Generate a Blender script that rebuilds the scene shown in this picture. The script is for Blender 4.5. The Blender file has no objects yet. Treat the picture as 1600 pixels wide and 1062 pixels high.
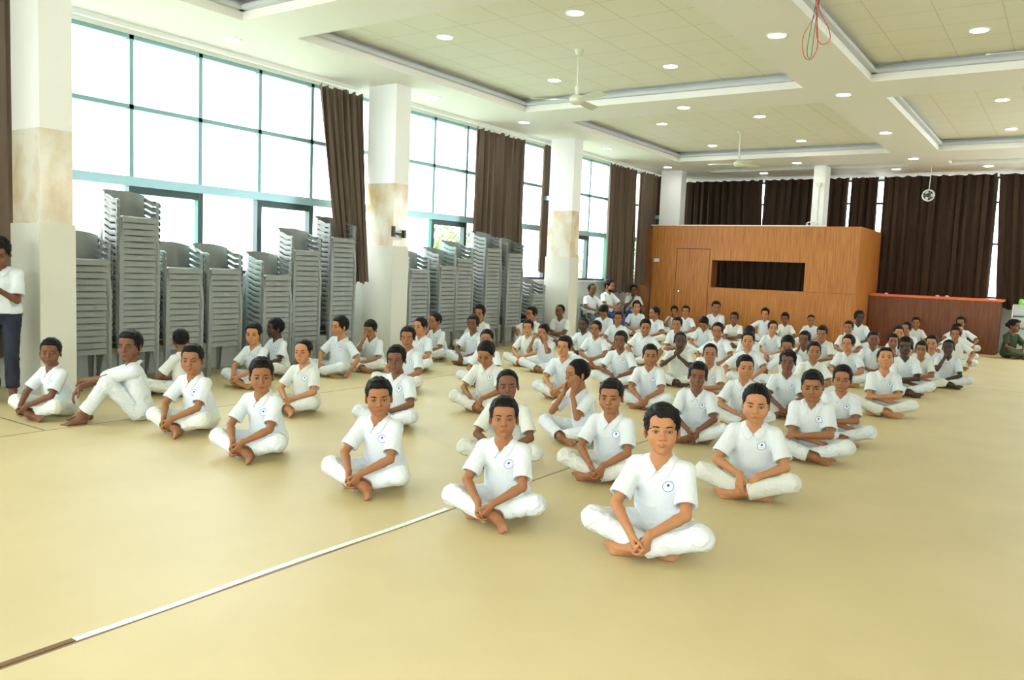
import bpy, bmesh, random
import numpy as np
from math import sin, cos, pi, radians, sqrt, atan2, degrees
from mathutils import Matrix, Vector

sc = bpy.context.scene
C = sc.collection
# ------------------------------------------------------------------ camera
CAM_H = 1.55
cam = bpy.data.cameras.new('camera'); cam_o = bpy.data.objects.new('camera', cam); C.objects.link(cam_o)
cam.sensor_width = 36.0; cam.lens = 1272.7 / 1600 * 36; cam.clip_end = 200
_p, _r, _y = .08932627, -.04049201, .59973265
_f = np.array([-sin(_y) * cos(_p), cos(_y) * cos(_p), -sin(_p)])
_rt = np.array([cos(_y), sin(_y), 0]); _dn = np.cross(_f, _rt)
_r2 = _rt * cos(_r) + _dn * sin(_r); _d2 = np.cross(_f, _r2)
cam_o.matrix_world = Matrix([[_r2[i], -_d2[i], -_f[i], (0, 0, CAM_H)[i]] for i in range(3)] + [[0, 0, 0, 1]])
sc.camera = cam_o
# ------------------------------------------------------------------ sky, flash, exposure
world = bpy.data.worlds.new('world'); sc.world = world; world.use_nodes = True
_n = world.node_tree.nodes; _bg = _n['Background']
_bg.inputs[0].default_value = (.93, .97, 1.0, 1); _bg.inputs[1].default_value = 5.6
fl = bpy.data.lights.new('camera_flash', 'AREA'); fl.shape = 'DISK'; fl.size = .12; fl.energy = 45; fl.color = (1, .97, .92)
fl_o = bpy.data.objects.new('camera_flash', fl); C.objects.link(fl_o)
fl_o.matrix_world = Matrix.Translation((.05, -.10, .17)) @ cam_o.matrix_world
vs = sc.view_settings
vs.view_transform = 'Standard'; vs.look = 'None'; vs.exposure = .90; vs.gamma = 1; vs.use_curve_mapping = False
sc.display_settings.display_device = 'sRGB'
sc.cycles.max_bounces = 8; sc.cycles.diffuse_bounces = 5; sc.cycles.glossy_bounces = 3; sc.cycles.transparent_max_bounces = 12
sc.cycles.use_denoising = True; sc.cycles.caustics_reflective = False; sc.cycles.caustics_refractive = False
sc.cycles.sample_clamp_indirect = 6
# ------------------------------------------------------------------ materials
M = {}
def mat(name, col=(.8, .8, .8), rough=.6, metal=0, spec=.5, emit=None, es=0):
    m = bpy.data.materials.new(name); m.use_nodes = True; b = m.node_tree.nodes['Principled BSDF']
    b.inputs['Base Color'].default_value = (*col, 1); b.inputs['Roughness'].default_value = rough; b.inputs['Metallic'].default_value = metal
    b.inputs['Specular IOR Level'].default_value = spec
    if emit: b.inputs['Emission Color'].default_value = (*emit, 1); b.inputs['Emission Strength'].default_value = es
    M[name] = m; return m
class NT:
    def __init__(s, m): s.t = m.node_tree; s.b = s.t.nodes['Principled BSDF']
    def n(s, ty, **kw):
        x = s.t.nodes.new(ty)
        for k, v in kw.items():
            if k.startswith('i_'): x.inputs[int(k[2:]) if k[2:].isdigit() else k[2:].replace('_', ' ')].default_value = v
            else: setattr(x, k, v)
        return x
    def l(s, a, ao, b, bi): s.t.links.new(a.outputs[ao], b.inputs[bi])
    def math(s, op, a, b=None, c=None):
        x = s.t.nodes.new('ShaderNodeMath'); x.operation = op
        for i, q in enumerate((a, b, c)):
            if q is None: continue
            if isinstance(q, tuple): s.l(q[0], q[1], x, i)
            else: x.inputs[i].default_value = q
        return (x, 0)
def noise_mat(name, c1, c2, scale=5, rough=.6, stretch=(1, 1, 1), detail=4, bump=0, spec=.4, lo=.35, hi=.65, coord='Object'):
    m = mat(name, c1, rough, spec=spec); t = NT(m)
    tc = t.n('ShaderNodeTexCoord'); mp = t.n('ShaderNodeMapping'); mp.inputs['Scale'].default_value = stretch
    nz = t.n('ShaderNodeTexNoise', i_Scale=scale, i_Detail=detail); cr = t.n('ShaderNodeValToRGB')
    t.l(tc, coord, mp, 'Vector'); t.l(mp, 0, nz, 'Vector'); t.l(nz, 0, cr, 0)
    cr.color_ramp.elements[0].color = (*c1, 1); cr.color_ramp.elements[1].color = (*c2, 1)
    cr.color_ramp.elements[0].position = lo; cr.color_ramp.elements[1].position = hi
    t.l(cr, 0, t.b, 'Base Color')
    if bump:
        bp = t.n('ShaderNodeBump', i_Strength=bump, i_Distance=.01); t.l(nz, 0, bp, 'Height'); t.l(bp, 0, t.b, 'Normal')
    return m
# skin: tone comes from the object's own colour, lips and lids from the mesh
m = mat('skin', (.3, .16, .09), .58, spec=.3); t = NT(m)
oi = t.n('ShaderNodeObjectInfo'); at = t.n('ShaderNodeAttribute', attribute_name='feat')
mx = t.n('ShaderNodeMix', data_type='RGBA', blend_type='MULTIPLY'); mx.inputs['Factor'].default_value = 1
t.l(oi, 'Color', mx, 6); t.l(at, 'Color', mx, 7); t.l(mx, 2, t.b, 'Base Color')
t.b.inputs['Subsurface Weight'].default_value = 0
# cloth
for nm, sc_ in (('shirt', .35), ('cloth', .85)):
    m = mat(nm, (.82, .85, .88), .85, spec=.15); t = NT(m)
    oi = t.n('ShaderNodeObjectInfo'); t.l(oi, 'Color', t.b, 'Base Color')
    t.b.inputs['Sheen Weight'].default_value = .1
    tc = t.n('ShaderNodeTexCoord'); nz = t.n('ShaderNodeTexNoise', i_Scale=11.0, i_Detail=4.0, i_Distortion=1.6); bp = t.n('ShaderNodeBump', i_Strength=sc_, i_Distance=.022)
    t.l(tc, 'Object', nz, 'Vector'); t.l(nz, 0, bp, 'Height'); t.l(bp, 0, t.b, 'Normal')
noise_mat('hair', (.004, .004, .005), (.010, .008, .008), 60, .6, (1, 1, .3), 2, .5, .15)
# eye: white, iris and pupil by direction from the eye's own centre
m = mat('eye', (.7, .68, .66), .15, spec=.5); t = NT(m)
tc = t.n('ShaderNodeTexCoord'); nv = t.n('ShaderNodeVectorMath', operation='NORMALIZE'); sx = t.n('ShaderNodeSeparateXYZ')
t.l(tc, 'Object', nv, 0); t.l(nv, 0, sx, 0); cr = t.n('ShaderNodeValToRGB'); cr.color_ramp.interpolation = 'CONSTANT'
t.l(*t.math('MULTIPLY', (sx, 1), -1), cr, 0)
e = cr.color_ramp.elements; e[0].position = 0; e[0].color = (.62, .58, .55, 1); e[1].position = .845; e[1].color = (.035, .016, .010, 1)
x = e.new(.97); x.color = (.004, .003, .003, 1)
t.l(cr, 0, t.b, 'Base Color')
# chest emblem: blue ring, flower and lines of tiny lettering on white
def emblem_material(name, ring, mark, field):
    m = mat(name, field, .8, spec=.15); t = NT(m)
    uv = t.n('ShaderNodeUVMap'); s = t.n('ShaderNodeSeparateXYZ'); t.l(uv, 0, s, 0)
    X = t.math('MULTIPLY_ADD', (s, 0), 2, -1); Y = t.math('MULTIPLY_ADD', (s, 1), 2, -1)
    R = t.math('SQRT', t.math('ADD', t.math('MULTIPLY', X, X), t.math('MULTIPLY', Y, Y)))
    ringm = t.math('MULTIPLY', t.math('GREATER_THAN', R, .86), t.math('LESS_THAN', R, .985))
    Y2 = t.math('SUBTRACT', Y, .25); ang = t.math('ARCTAN2', Y2, X)
    R2 = t.math('SQRT', t.math('ADD', t.math('MULTIPLY', X, X), t.math('MULTIPLY', Y2, Y2)))
    pet = t.math('MULTIPLY_ADD', t.math('COSINE', t.math('MULTIPLY', ang, 8)), .045, .25)
    flow = t.math('LESS_THAN', R2, pet)
    tx = t.math('GREATER_THAN', t.math('SINE', t.math('MULTIPLY', X, 42)), -.2)
    def bar(y, hh, w):
        return t.math('MULTIPLY', t.math('LESS_THAN', t.math('ABSOLUTE', t.math('SUBTRACT', Y, y)), hh), t.math('LESS_THAN', t.math('ABSOLUTE', X), w))
    txt = t.math('MULTIPLY', tx, t.math('ADD', bar(-.22, .07, .55), bar(-.46, .05, .42)))
    a = t.math('MAXIMUM', ringm, t.math('MULTIPLY', txt, .55)); 
    m1 = t.n('ShaderNodeMix', data_type='RGBA'); m1.inputs[6].default_value = (*field, 1); m1.inputs[7].default_value = (*ring, 1); t.l(*a, m1, 0)
    m2 = t.n('ShaderNodeMix', data_type='RGBA'); m2.inputs[7].default_value = (*mark, 1); t.l(*flow, m2, 0); t.l(m1, 2, m2, 6)
    t.l(m2, 2, t.b, 'Base Color'); return m
emblem_material('emblem', (.08, .22, .48), (.03, .07, .45), (.82, .86, .88))
emblem_material('badge', (.05, .28, .30), (.45, .35, .05), (.75, .80, .80))
emblem_material('badge_orange', (.55, .20, .03), (.60, .10, .03), (.80, .70, .50))
# ------------------------------------------------------------------ implicit-surface mesher
A_ = lambda *a: np.array(a, dtype=float)

def unit(a):
    a = np.asarray(a, float)
    return a / max(np.linalg.norm(a), 1e-9)

def rotm(yaw=0, pitch=0, roll=0):
    """columns = local axes; the face looks along -y; pitch > 0 looks down"""
    cy, sy, cp, sp, cr, sr = cos(yaw), sin(yaw), cos(pitch), sin(pitch), cos(roll), sin(roll)
    Z = np.array([[cy, -sy, 0], [sy, cy, 0], [0, 0, 1]])
    X = np.array([[1, 0, 0], [0, cp, -sp], [0, sp, cp]])
    Y = np.array([[cr, 0, sr], [0, 1, 0], [-sr, 0, cr]])
    return Z @ X @ Y

class Vol:
    """smooth union / subtraction of shapes, meshed with surface nets over the blocks the shapes touch"""
    B = 8
    def __init__(s, h):
        s.h = h; s.ops = []; s.disp = None; s.floor = None
    def add(s, fn, c, r, k=.012, mode='u'):
        s.ops.append((fn, np.asarray(c, float), float(r), k, mode))
    # ---- shapes
    def cone(s, a, b, ra, rb, k=.012, mode='u', flat=None, cut=None):
        a = np.asarray(a, float); b = np.asarray(b, float); ba = b - a; L = max(float(ba @ ba), 1e-12)
        def fn(P):
            d = P - a
            t = np.clip(d @ ba / L, 0, 1)
            e = d - t[:, None] * ba
            if flat is not None:                     # flat = (axis, factor): squashed along axis
                ax, fc = flat
                q = e @ ax
                e = e + np.outer(q * (fc - 1), ax)
                r = np.sqrt((e * e).sum(1)) - (ra + (rb - ra) * t)
                r = r / (1 + .35 * (fc - 1))
            else:
                r = np.sqrt((e * e).sum(1)) - (ra + (rb - ra) * t)
            if cut is not None:                      # cut = (point, outward direction)
                r = np.maximum(r, (P - cut[0]) @ cut[1])
            return r
        s.add(fn, (a + b) / 2, np.sqrt(L) / 2 + max(ra, rb), k, mode)
    def chain(s, pts, rad, k=.01, mode='u', flat=None):
        for i in range(len(pts) - 1):
            s.cone(pts[i], pts[i + 1], rad[i], rad[i + 1], k, mode, flat)
    def ball(s, c, r, k=.012, mode='u'):
        c = np.asarray(c, float)
        s.add(lambda P: np.sqrt(((P - c) ** 2).sum(1)) - r, c, r, k, mode)
    def ell(s, c, r, Q=None, k=.012, mode='u', cut=None):
        c = np.asarray(c, float); r = np.asarray(r, float); Q = np.eye(3) if Q is None else Q
        def fn(P):
            q = (P - c) @ Q
            k0 = np.sqrt(((q / r) ** 2).sum(1)); k1 = np.sqrt(((q / r ** 2) ** 2).sum(1)) + 1e-9
            d = k0 * (k0 - 1) / k1
            d = np.where(k0 < .05, -r.min(), d)
            if cut is not None:
                d = np.maximum(d, (P - cut[0]) @ cut[1])
            return d
        s.add(fn, c, r.max(), k, mode)
    def tri(s, a, b, c, th, k=.004):
        a, b, c = (np.asarray(x, float) for x in (a, b, c))
        ba, cb, ac = b - a, c - b, a - c; n = np.cross(ba, ac)
        def seg(p, e):
            t = np.clip(p @ e / (e @ e), 0, 1); q = np.outer(t, e) - p
            return (q * q).sum(1)
        def fn(P):
            pa, pb, pc = P - a, P - b, P - c
            sg = np.sign(pa @ np.cross(ba, n)) + np.sign(pb @ np.cross(cb, n)) + np.sign(pc @ np.cross(ac, n))
            d = np.where(sg < 2, np.minimum(np.minimum(seg(pa, ba), seg(pb, cb)), seg(pc, ac)), (pa @ n) ** 2 / (n @ n))
            return np.sqrt(d) - th
        m = (a + b + c) / 3
        s.add(fn, m, max(np.linalg.norm(x - m) for x in (a, b, c)) + th, k)
    # ---- meshing
    def mesh(s):
        h, B = s.h, s.B; S = h * B; hd = S * .87
        lo = np.min([c - r - .02 for _, c, r, _, m in s.ops if m == 'u'], axis=0)
        hi = np.max([c + r + .02 for _, c, r, _, m in s.ops if m == 'u'], axis=0)
        if s.floor is not None: lo[2] = max(lo[2], s.floor - 2 * h)
        n = np.ceil((hi - lo) / S).astype(int) + 1
        I = np.stack(np.meshgrid(*[np.arange(x) for x in n], indexing='ij'), -1).reshape(-1, 3)
        C = lo + (I + .5) * S
        touch = np.zeros(len(I), bool)
        sel = []
        for fn, c, r, k, m in s.ops:
            near = np.where(np.sqrt(((C - c) ** 2).sum(1)) < r * 1.25 + hd + k + .02)[0]
            if len(near):
                d = fn(C[near]); near = near[d < hd * 1.25 + k + .004]
            sel.append(near)
            if m == 'u': touch[near] = True
        # drop blocks deep inside any single shape
        for (fn, c, r, k, m), near in zip(s.ops, sel): pass
        idx = np.where(touch)[0]; back = -np.ones(len(I), int); back[idx] = np.arange(len(idx))
        g = np.arange(B + 1) * h
        G = np.stack(np.meshgrid(g, g, g, indexing='ij'), -1).reshape(-1, 3)
        O = lo + I[idx] * S
        F = np.full((len(idx), len(G)), 1.0, dtype=np.float64)
        for (fn, c, r, k, m), near in zip(s.ops, sel):
            w = back[near]; w = w[w >= 0]
            if not len(w): continue
            P = (O[w][:, None, :] + G[None]).reshape(-1, 3)
            d = fn(P).reshape(len(w), -1); f = F[w]
            if m == 'u':
                t = np.clip(.5 + .5 * (f - d) / k, 0, 1); F[w] = f + (d - f) * t - k * t * (1 - t)
            else:
                t = np.clip(.5 - .5 * (f + d) / k, 0, 1); F[w] = f + (-d - f) * t + k * t * (1 - t)
        act = np.where((F.min(1) < .012) & (F.max(1) > -.012))[0]
        if s.disp is not None and len(act):
            P = (O[act][:, None, :] + G[None]).reshape(-1, 3)
            F[act] -= s.disp(P).reshape(len(act), -1)
        if s.floor is not None:
            zz = (O[:, 2][:, None] + G[None, :, 2])
            F = np.maximum(F, s.floor - zz)
        ok = np.where((F.min(1) < 0) & (F.max(1) >= 0))[0]
        F = F[ok].reshape(-1, B + 1, B + 1, B + 1); O = O[ok]; BI = I[idx][ok] * B
        neg = F < 0
        N = n * B + 2
        # cells
        cs = np.zeros((len(ok), B, B, B), np.int8)
        for a in (0, 1):
            for b in (0, 1):
                for c in (0, 1): cs += neg[:, a:B + a, b:B + b, c:B + c]
        q, i, j, k_ = np.where((cs > 0) & (cs < 8))
        acc = np.zeros((len(q), 3)); cnt = np.zeros(len(q))
        for ax in range(3):
            o1, o2 = [x for x in range(3) if x != ax]
            for a in (0, 1):
                for b in (0, 1):
                    e = np.zeros(3, int); e[o1] = a; e[o2] = b
                    f = e.copy(); f[ax] = 1
                    v0 = F[q, i + e[0], j + e[1], k_ + e[2]]; v1 = F[q, i + f[0], j + f[1], k_ + f[2]]
                    x = (v0 < 0) != (v1 < 0)
                    t = np.where(x, v0 / np.where(x, v0 - v1, 1), 0)
                    for d_ in range(3):
                        acc[:, d_] += np.where(x, e[d_] + (t if d_ == ax else 0), 0)
                    cnt += x
        V = O[q] + (np.stack([i, j, k_], 1) + acc / cnt[:, None]) * h
        gi = BI[q] + np.stack([i, j, k_], 1)
        ids = (gi[:, 0] * N[1] + gi[:, 1]) * N[2] + gi[:, 2]
        order = np.argsort(ids); sid = ids[order]
        faces = []
        for ax in range(3):
            o1, o2 = [(1, 2), (2, 0), (0, 1)][ax]
            s0 = neg[:, :B, :B, :B]
            sh = [slice(0, B)] * 3; sh[ax] = slice(1, B + 1)
            s1 = neg[(slice(None),) + tuple(sh)]
            q, i, j, k_ = np.where(s0 != s1)
            g3 = BI[q] + np.stack([i, j, k_], 1)
            flip = ~s0[q, i, j, k_]
            quad = []
            for da, db in ((-1, -1), (0, -1), (0, 0), (-1, 0)):
                w = g3.copy(); w[:, o1] += da; w[:, o2] += db
                id_ = (w[:, 0] * N[1] + w[:, 1]) * N[2] + w[:, 2]
                p = np.clip(np.searchsorted(sid, id_), 0, len(sid) - 1)
                quad.append(np.where(sid[p] == id_, order[p], -1))
            Q = np.stack(quad, 1); good = (Q >= 0).all(1); Q = Q[good]; fl = flip[good]
            Q[fl] = Q[fl][:, ::-1]
            faces.append(Q)
        return V, np.concatenate(faces)

def np_mesh(name, V, Fq, mats, cols=None, smooth=True):
    me = bpy.data.meshes.new(name)
    me.vertices.add(len(V)); me.vertices.foreach_set('co', np.asarray(V, np.float32).ravel())
    me.loops.add(len(Fq) * 4); me.loops.foreach_set('vertex_index', np.asarray(Fq, np.int32).ravel())
    me.polygons.add(len(Fq)); me.polygons.foreach_set('loop_start', np.arange(0, len(Fq) * 4, 4, dtype=np.int32))
    me.update(calc_edges=True)
    if smooth: me.polygons.foreach_set('use_smooth', np.ones(len(Fq), bool))
    if cols is not None:
        at = me.color_attributes.new('feat', 'FLOAT_COLOR', 'POINT')
        at.data.foreach_set('color', np.asarray(cols, np.float32).ravel())
    for m in (mats if isinstance(mats, (list, tuple)) else [mats]): me.materials.append(m)
    return me

def waves(seed, n=7, f=(12, 40), amp=.002, axis=None):
    """smooth folds: a few plane waves bent by one another"""
    rs = np.random.RandomState(seed)
    K = rs.normal(size=(n, 3)); K /= np.linalg.norm(K, axis=1)[:, None]
    if axis is not None:
        K = K - .8 * np.outer(K @ axis, axis); K /= np.linalg.norm(K, axis=1)[:, None]
    fr = rs.uniform(f[0], f[1], n) ; ph = rs.uniform(0, 6.28, n)
    def fn(P):
        w = .6 * np.sin(P @ K[0] * fr[0] * .5 + ph[0])
        o = np.zeros(len(P))
        for i in range(1, n):
            s_ = np.sin(P @ K[i] * fr[i] + ph[i] + 1.6 * w)
            o += (1 - np.abs(s_)) ** 2 - .3
        return amp * o / np.sqrt(n)
    return fn
# ------------------------------------------------------------------ mesh helpers
class MB:
    """collects boxes, tubes, sheets into ONE mesh"""
    def __init__(s): s.bm = bmesh.new()
    def box(s, x0, x1, y0, y1, z0, z1):
        vs_ = [s.bm.verts.new(p) for p in ((x0, y0, z0), (x1, y0, z0), (x1, y1, z0), (x0, y1, z0), (x0, y0, z1), (x1, y0, z1), (x1, y1, z1), (x0, y1, z1))]
        for f in ((0, 3, 2, 1), (4, 5, 6, 7), (0, 1, 5, 4), (1, 2, 6, 5), (2, 3, 7, 6), (3, 0, 4, 7)): s.bm.faces.new([vs_[i] for i in f])
        return s
    def tube(s, pts, r, n=10, caps=True):
        pts = [Vector(p) for p in pts]; r = r if isinstance(r, (list, tuple)) else [r] * len(pts); rings = []
        up = Vector((0, 0, 1))
        for i, p in enumerate(pts):
            d = (pts[min(i + 1, len(pts) - 1)] - pts[max(i - 1, 0)]).normalized()
            a = d.cross(up if abs(d.z) < .95 else Vector((1, 0, 0))).normalized(); b = d.cross(a)
            rings.append([s.bm.verts.new(p + (a * cos(2 * pi * k / n) + b * sin(2 * pi * k / n)) * r[i]) for k in range(n)])
        for A, B in zip(rings, rings[1:]):
            for k in range(n): s.bm.faces.new((A[k], A[(k + 1) % n], B[(k + 1) % n], B[k]))
        if caps: s.bm.faces.new(rings[0][::-1]); s.bm.faces.new(rings[-1])
        return s
    def lathe(s, prof, c=(0, 0, 0), n=24):
        rings = [[s.bm.verts.new((c[0] + r * cos(2 * pi * k / n), c[1] + r * sin(2 * pi * k / n), c[2] + z)) for k in range(n)] for r, z in prof]
        for A, B in zip(rings, rings[1:]):
            for k in range(n): s.bm.faces.new((A[k], A[(k + 1) % n], B[(k + 1) % n], B[k]))
        if prof[0][0] > 1e-4: s.bm.faces.new(rings[0][::-1])
        if prof[-1][0] > 1e-4: s.bm.faces.new(rings[-1])
        return s
    def sheet(s, G, th):
        """G[i][j] grid of points -> a sheet with thickness th"""
        G = np.array(G, float); ni, nj = G.shape[:2]
        gi = np.gradient(G, axis=0); gj = np.gradient(G, axis=1); nrm = np.cross(gi, gj); nrm /= np.linalg.norm(nrm, axis=2)[..., None] + 1e-12
        top = [[s.bm.verts.new(G[i, j]) for j in range(nj)] for i in range(ni)]
        bot = [[s.bm.verts.new(G[i, j] - nrm[i, j] * th) for j in range(nj)] for i in range(ni)]
        for i in range(ni - 1):
            for j in range(nj - 1):
                s.bm.faces.new((top[i][j], top[i + 1][j], top[i + 1][j + 1], top[i][j + 1]))
                s.bm.faces.new((bot[i][j], bot[i][j + 1], bot[i + 1][j + 1], bot[i + 1][j]))
        rim = [(i, 0) for i in range(ni)] + [(ni - 1, j) for j in range(1, nj)] + [(i, nj - 1) for i in range(ni - 2, -1, -1)] + [(0, j) for j in range(nj - 2, 0, -1)]
        for a, b in zip(rim, rim[1:] + rim[:1]):
            s.bm.faces.new((top[a[0]][a[1]], bot[a[0]][a[1]], bot[b[0]][b[1]], top[b[0]][b[1]]))
        return s
    def mesh(s, name, m, smooth=False, bevel=0):
        if bevel: bmesh.ops.bevel(s.bm, geom=s.bm.edges[:], offset=bevel, segments=2, affect='EDGES')
        bmesh.ops.recalc_face_normals(s.bm, faces=s.bm.faces)
        me = bpy.data.meshes.new(name); s.bm.to_mesh(me); s.bm.free(); me.materials.append(M[m] if isinstance(m, str) else m)
        if smooth: me.polygons.foreach_set('use_smooth', [True] * len(me.polygons)); me.set_sharp_from_angle(angle=radians(40))
        return me
    def build(s, name, m, parent=None, smooth=False, bevel=0, loc=None):
        o = bpy.data.objects.new(name, s.mesh(name, m, smooth, bevel)); C.objects.link(o)
        if parent: o.parent = parent
        if loc: o.location = loc
        return o
def struct(o): o['kind'] = 'structure'; return o
def tag(o, label, cat, group=None):
    o['label'] = label; o['category'] = cat
    if group: o['group'] = group
    return o
def thing(name, loc, label, cat, group=None, rz=0):
    o = bpy.data.objects.new(name, None); C.objects.link(o); o.location = loc; o.rotation_euler = (0, 0, rz); return tag(o, label, cat, group)
def copy_tree(o, parent=None):
    c = o.copy(); C.objects.link(c); c.parent = parent
    for ch in o.children: copy_tree(ch, c)
    return c

# room materials
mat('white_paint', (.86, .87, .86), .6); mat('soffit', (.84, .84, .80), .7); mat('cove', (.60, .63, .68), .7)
noise_mat('marble', (.80, .77, .68), (.58, .42, .20), 3.0, .12, (1, 1, .7), 8, spec=.6, lo=.38, hi=.70)
mat('pillar_cladding', (.66, .66, .58), .45); mat('wall_grey', (.60, .63, .60), .7)
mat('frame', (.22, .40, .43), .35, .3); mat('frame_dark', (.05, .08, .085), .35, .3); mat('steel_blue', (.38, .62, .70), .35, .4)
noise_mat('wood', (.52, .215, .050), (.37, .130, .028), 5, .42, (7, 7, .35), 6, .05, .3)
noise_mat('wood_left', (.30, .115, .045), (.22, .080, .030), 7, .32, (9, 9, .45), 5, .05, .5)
noise_mat('wood_dark', (.225, .075, .028), (.145, .045, .016), 5, .42, (7, 7, .35), 6, .05, .3)
mat('orange_edge', (.90, .16, .02), .4); mat('groove', (.06, .03, .015), .8)
mat('white_plastic', (.80, .82, .80), .4); mat('chrome', (.7, .7, .7), .15, 1); mat('black_plastic', (.02, .02, .025), .4)
mat('fan_cream', (.68, .70, .58), .35)
mat('lamp_glow', (1, 1, 1), .5, emit=(1, .99, .95), es=40); mat('lamp_ring', (.9, .9, .9), .4)
mat('chair_plastic', (.235, .25, .24), .38); mat('red_wire', (.55, .05, .04), .5); mat('green_wire', (.05, .22, .14), .5)
mat('clear_plastic', (.55, .62, .64), .2); mat('green_plastic', (.25, .75, .06), .4); mat('screen', (.02, .02, .02), .2)
mat('navy', (.012, .014, .035), .8); mat('blue_cloth', (.02, .05, .22), .8); mat('green_cloth', (.022, .040, .014), .85); mat('grey_cloth', (.10, .11, .12), .85)
# floor carpet with darker seams
m = noise_mat('carpet', (.62, .515, .265), (.67, .56, .30), 1.4, .50, detail=6, bump=.03, spec=.55); t = NT(m)
tc = t.n('ShaderNodeTexCoord'); s_ = t.n('ShaderNodeSeparateXYZ'); t.l(tc, 'Object', s_, 0)
def line(axis, at, w): return t.math('LESS_THAN', t.math('ABSOLUTE', t.math('SUBTRACT', (s_, axis), at)), w)
seams = None
for ax, at_, w in ((0, -7.12, .010), (0, -3.14, .010), (0, .82, .010)):
    q = line(ax, at_, w); seams = q if seams is None else t.math('MAXIMUM', seams, q)
qq = t.math('MULTIPLY', line(1, 3.42, .010), t.math('LESS_THAN', (s_, 0), -7.12)); seams = t.math('MAXIMUM', seams, qq)
seams = t.math('MAXIMUM', seams, line(1, 14.2, .008))
old = t.b.inputs['Base Color'].links[0].from_node; mx = t.n('ShaderNodeMix', data_type='RGBA'); mx.inputs[7].default_value = (.20, .12, .06, 1)
nz2 = t.n('ShaderNodeTexNoise', i_Scale=420.0, i_Detail=2.0); t.l(tc, 'Object', nz2, 0); mm = t.n('ShaderNodeMix', data_type='RGBA', blend_type='MULTIPLY'); mm.inputs[0].default_value = .22
t.l(old, 0, mm, 6); t.l(nz2, 0, mm, 7); t.l(*seams, mx, 0); t.l(mm, 2, mx, 6); t.l(mx, 2, t.b, 'Base Color')
# suspended ceiling tiles with dark joints and fine perforation
m = mat('ceiling_tile', (.62, .62, .54), .7); t = NT(m); tc = t.n('ShaderNodeTexCoord'); s_ = t.n('ShaderNodeSeparateXYZ'); t.l(tc, 'Object', s_, 0)
def grid(axis, off): return t.math('LESS_THAN', t.math('ABSOLUTE', t.math('SUBTRACT', t.math('FRACT', t.math('DIVIDE', t.math('ADD', (s_, axis), off), .62)), .5)), .010)
g = t.math('MAXIMUM', grid(0, .31 + 2.09), grid(1, .31)); mx = t.n('ShaderNodeMix', data_type='RGBA'); mx.inputs[6].default_value = (.83, .83, .74, 1); mx.inputs[7].default_value = (.67, .64, .54, 1)
t.l(*g, mx, 0)
vo = t.n('ShaderNodeTexVoronoi', i_Scale=42.0); vo.inputs['Randomness'].default_value = 0; t.l(tc, 'Object', vo, 0)
mk = t.n('ShaderNodeMix', data_type='RGBA', blend_type='MULTIPLY'); mk.inputs[7].default_value = (.82, .82, .80, 1); t.l(*t.math('LESS_THAN', (vo, 0), .22), mk, 0); t.l(mx, 2, mk, 6); t.l(mk, 2, t.b, 'Base Color')
# thin window glass: clear mix of see-through and reflection
def glass(name, tint):
    m = bpy.data.materials.new(name); m.use_nodes = True; nt = m.node_tree; nt.nodes.clear()
    o = nt.nodes.new('ShaderNodeOutputMaterial'); a = nt.nodes.new('ShaderNodeBsdfTransparent'); b = nt.nodes.new('ShaderNodeBsdfGlossy'); x = nt.nodes.new('ShaderNodeMixShader')
    a.inputs[0].default_value = (*tint, 1); b.inputs['Roughness'].default_value = .02; x.inputs[0].default_value = .06
    nt.links.new(a.outputs[0], x.inputs[1]); nt.links.new(b.outputs[0], x.inputs[2]); nt.links.new(x.outputs[0], o.inputs[0]); M[name] = m
glass('glass', (.97, .99, .98)); glass('glass_tinted', (.50, .68, .64))
_nt = M['glass_tinted'].node_tree; _tl = _nt.nodes.new('ShaderNodeBsdfTranslucent'); _tl.inputs[0].default_value = (.42, .60, .56, 1); _ad = _nt.nodes.new('ShaderNodeAddShader')
_o = [n for n in _nt.nodes if n.type == 'OUTPUT_MATERIAL'][0]; _fr = _o.inputs[0].links[0].from_socket; _nt.links.new(_fr, _ad.inputs[0]); _nt.links.new(_tl.outputs[0], _ad.inputs[1]); _nt.links.new(_ad.outputs[0], _o.inputs[0])
# curtain cloth lets a little light through
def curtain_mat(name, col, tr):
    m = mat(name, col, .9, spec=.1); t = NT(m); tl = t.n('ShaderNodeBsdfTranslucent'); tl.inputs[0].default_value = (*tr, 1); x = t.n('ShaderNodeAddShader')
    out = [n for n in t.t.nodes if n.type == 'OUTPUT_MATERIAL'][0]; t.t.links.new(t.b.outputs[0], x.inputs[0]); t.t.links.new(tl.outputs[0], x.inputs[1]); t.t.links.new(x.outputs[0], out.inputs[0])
curtain_mat('curtain', (.135, .100, .078), (.020, .012, .007)); curtain_mat('curtain_rear', (.050, .032, .022), (.009, .005, .003))  # left curtains' brown is lightened, window haze put into the colour

XW, XR, YN, YF, ZC, ZT = -9.73, 8.4, -6.5, 22.6, 4.25, 4.47
struct(MB().box(XW - .2, XR + .2, YN - .2, YF + .2, -.12, 0).build('floor', 'carpet'))
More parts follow.
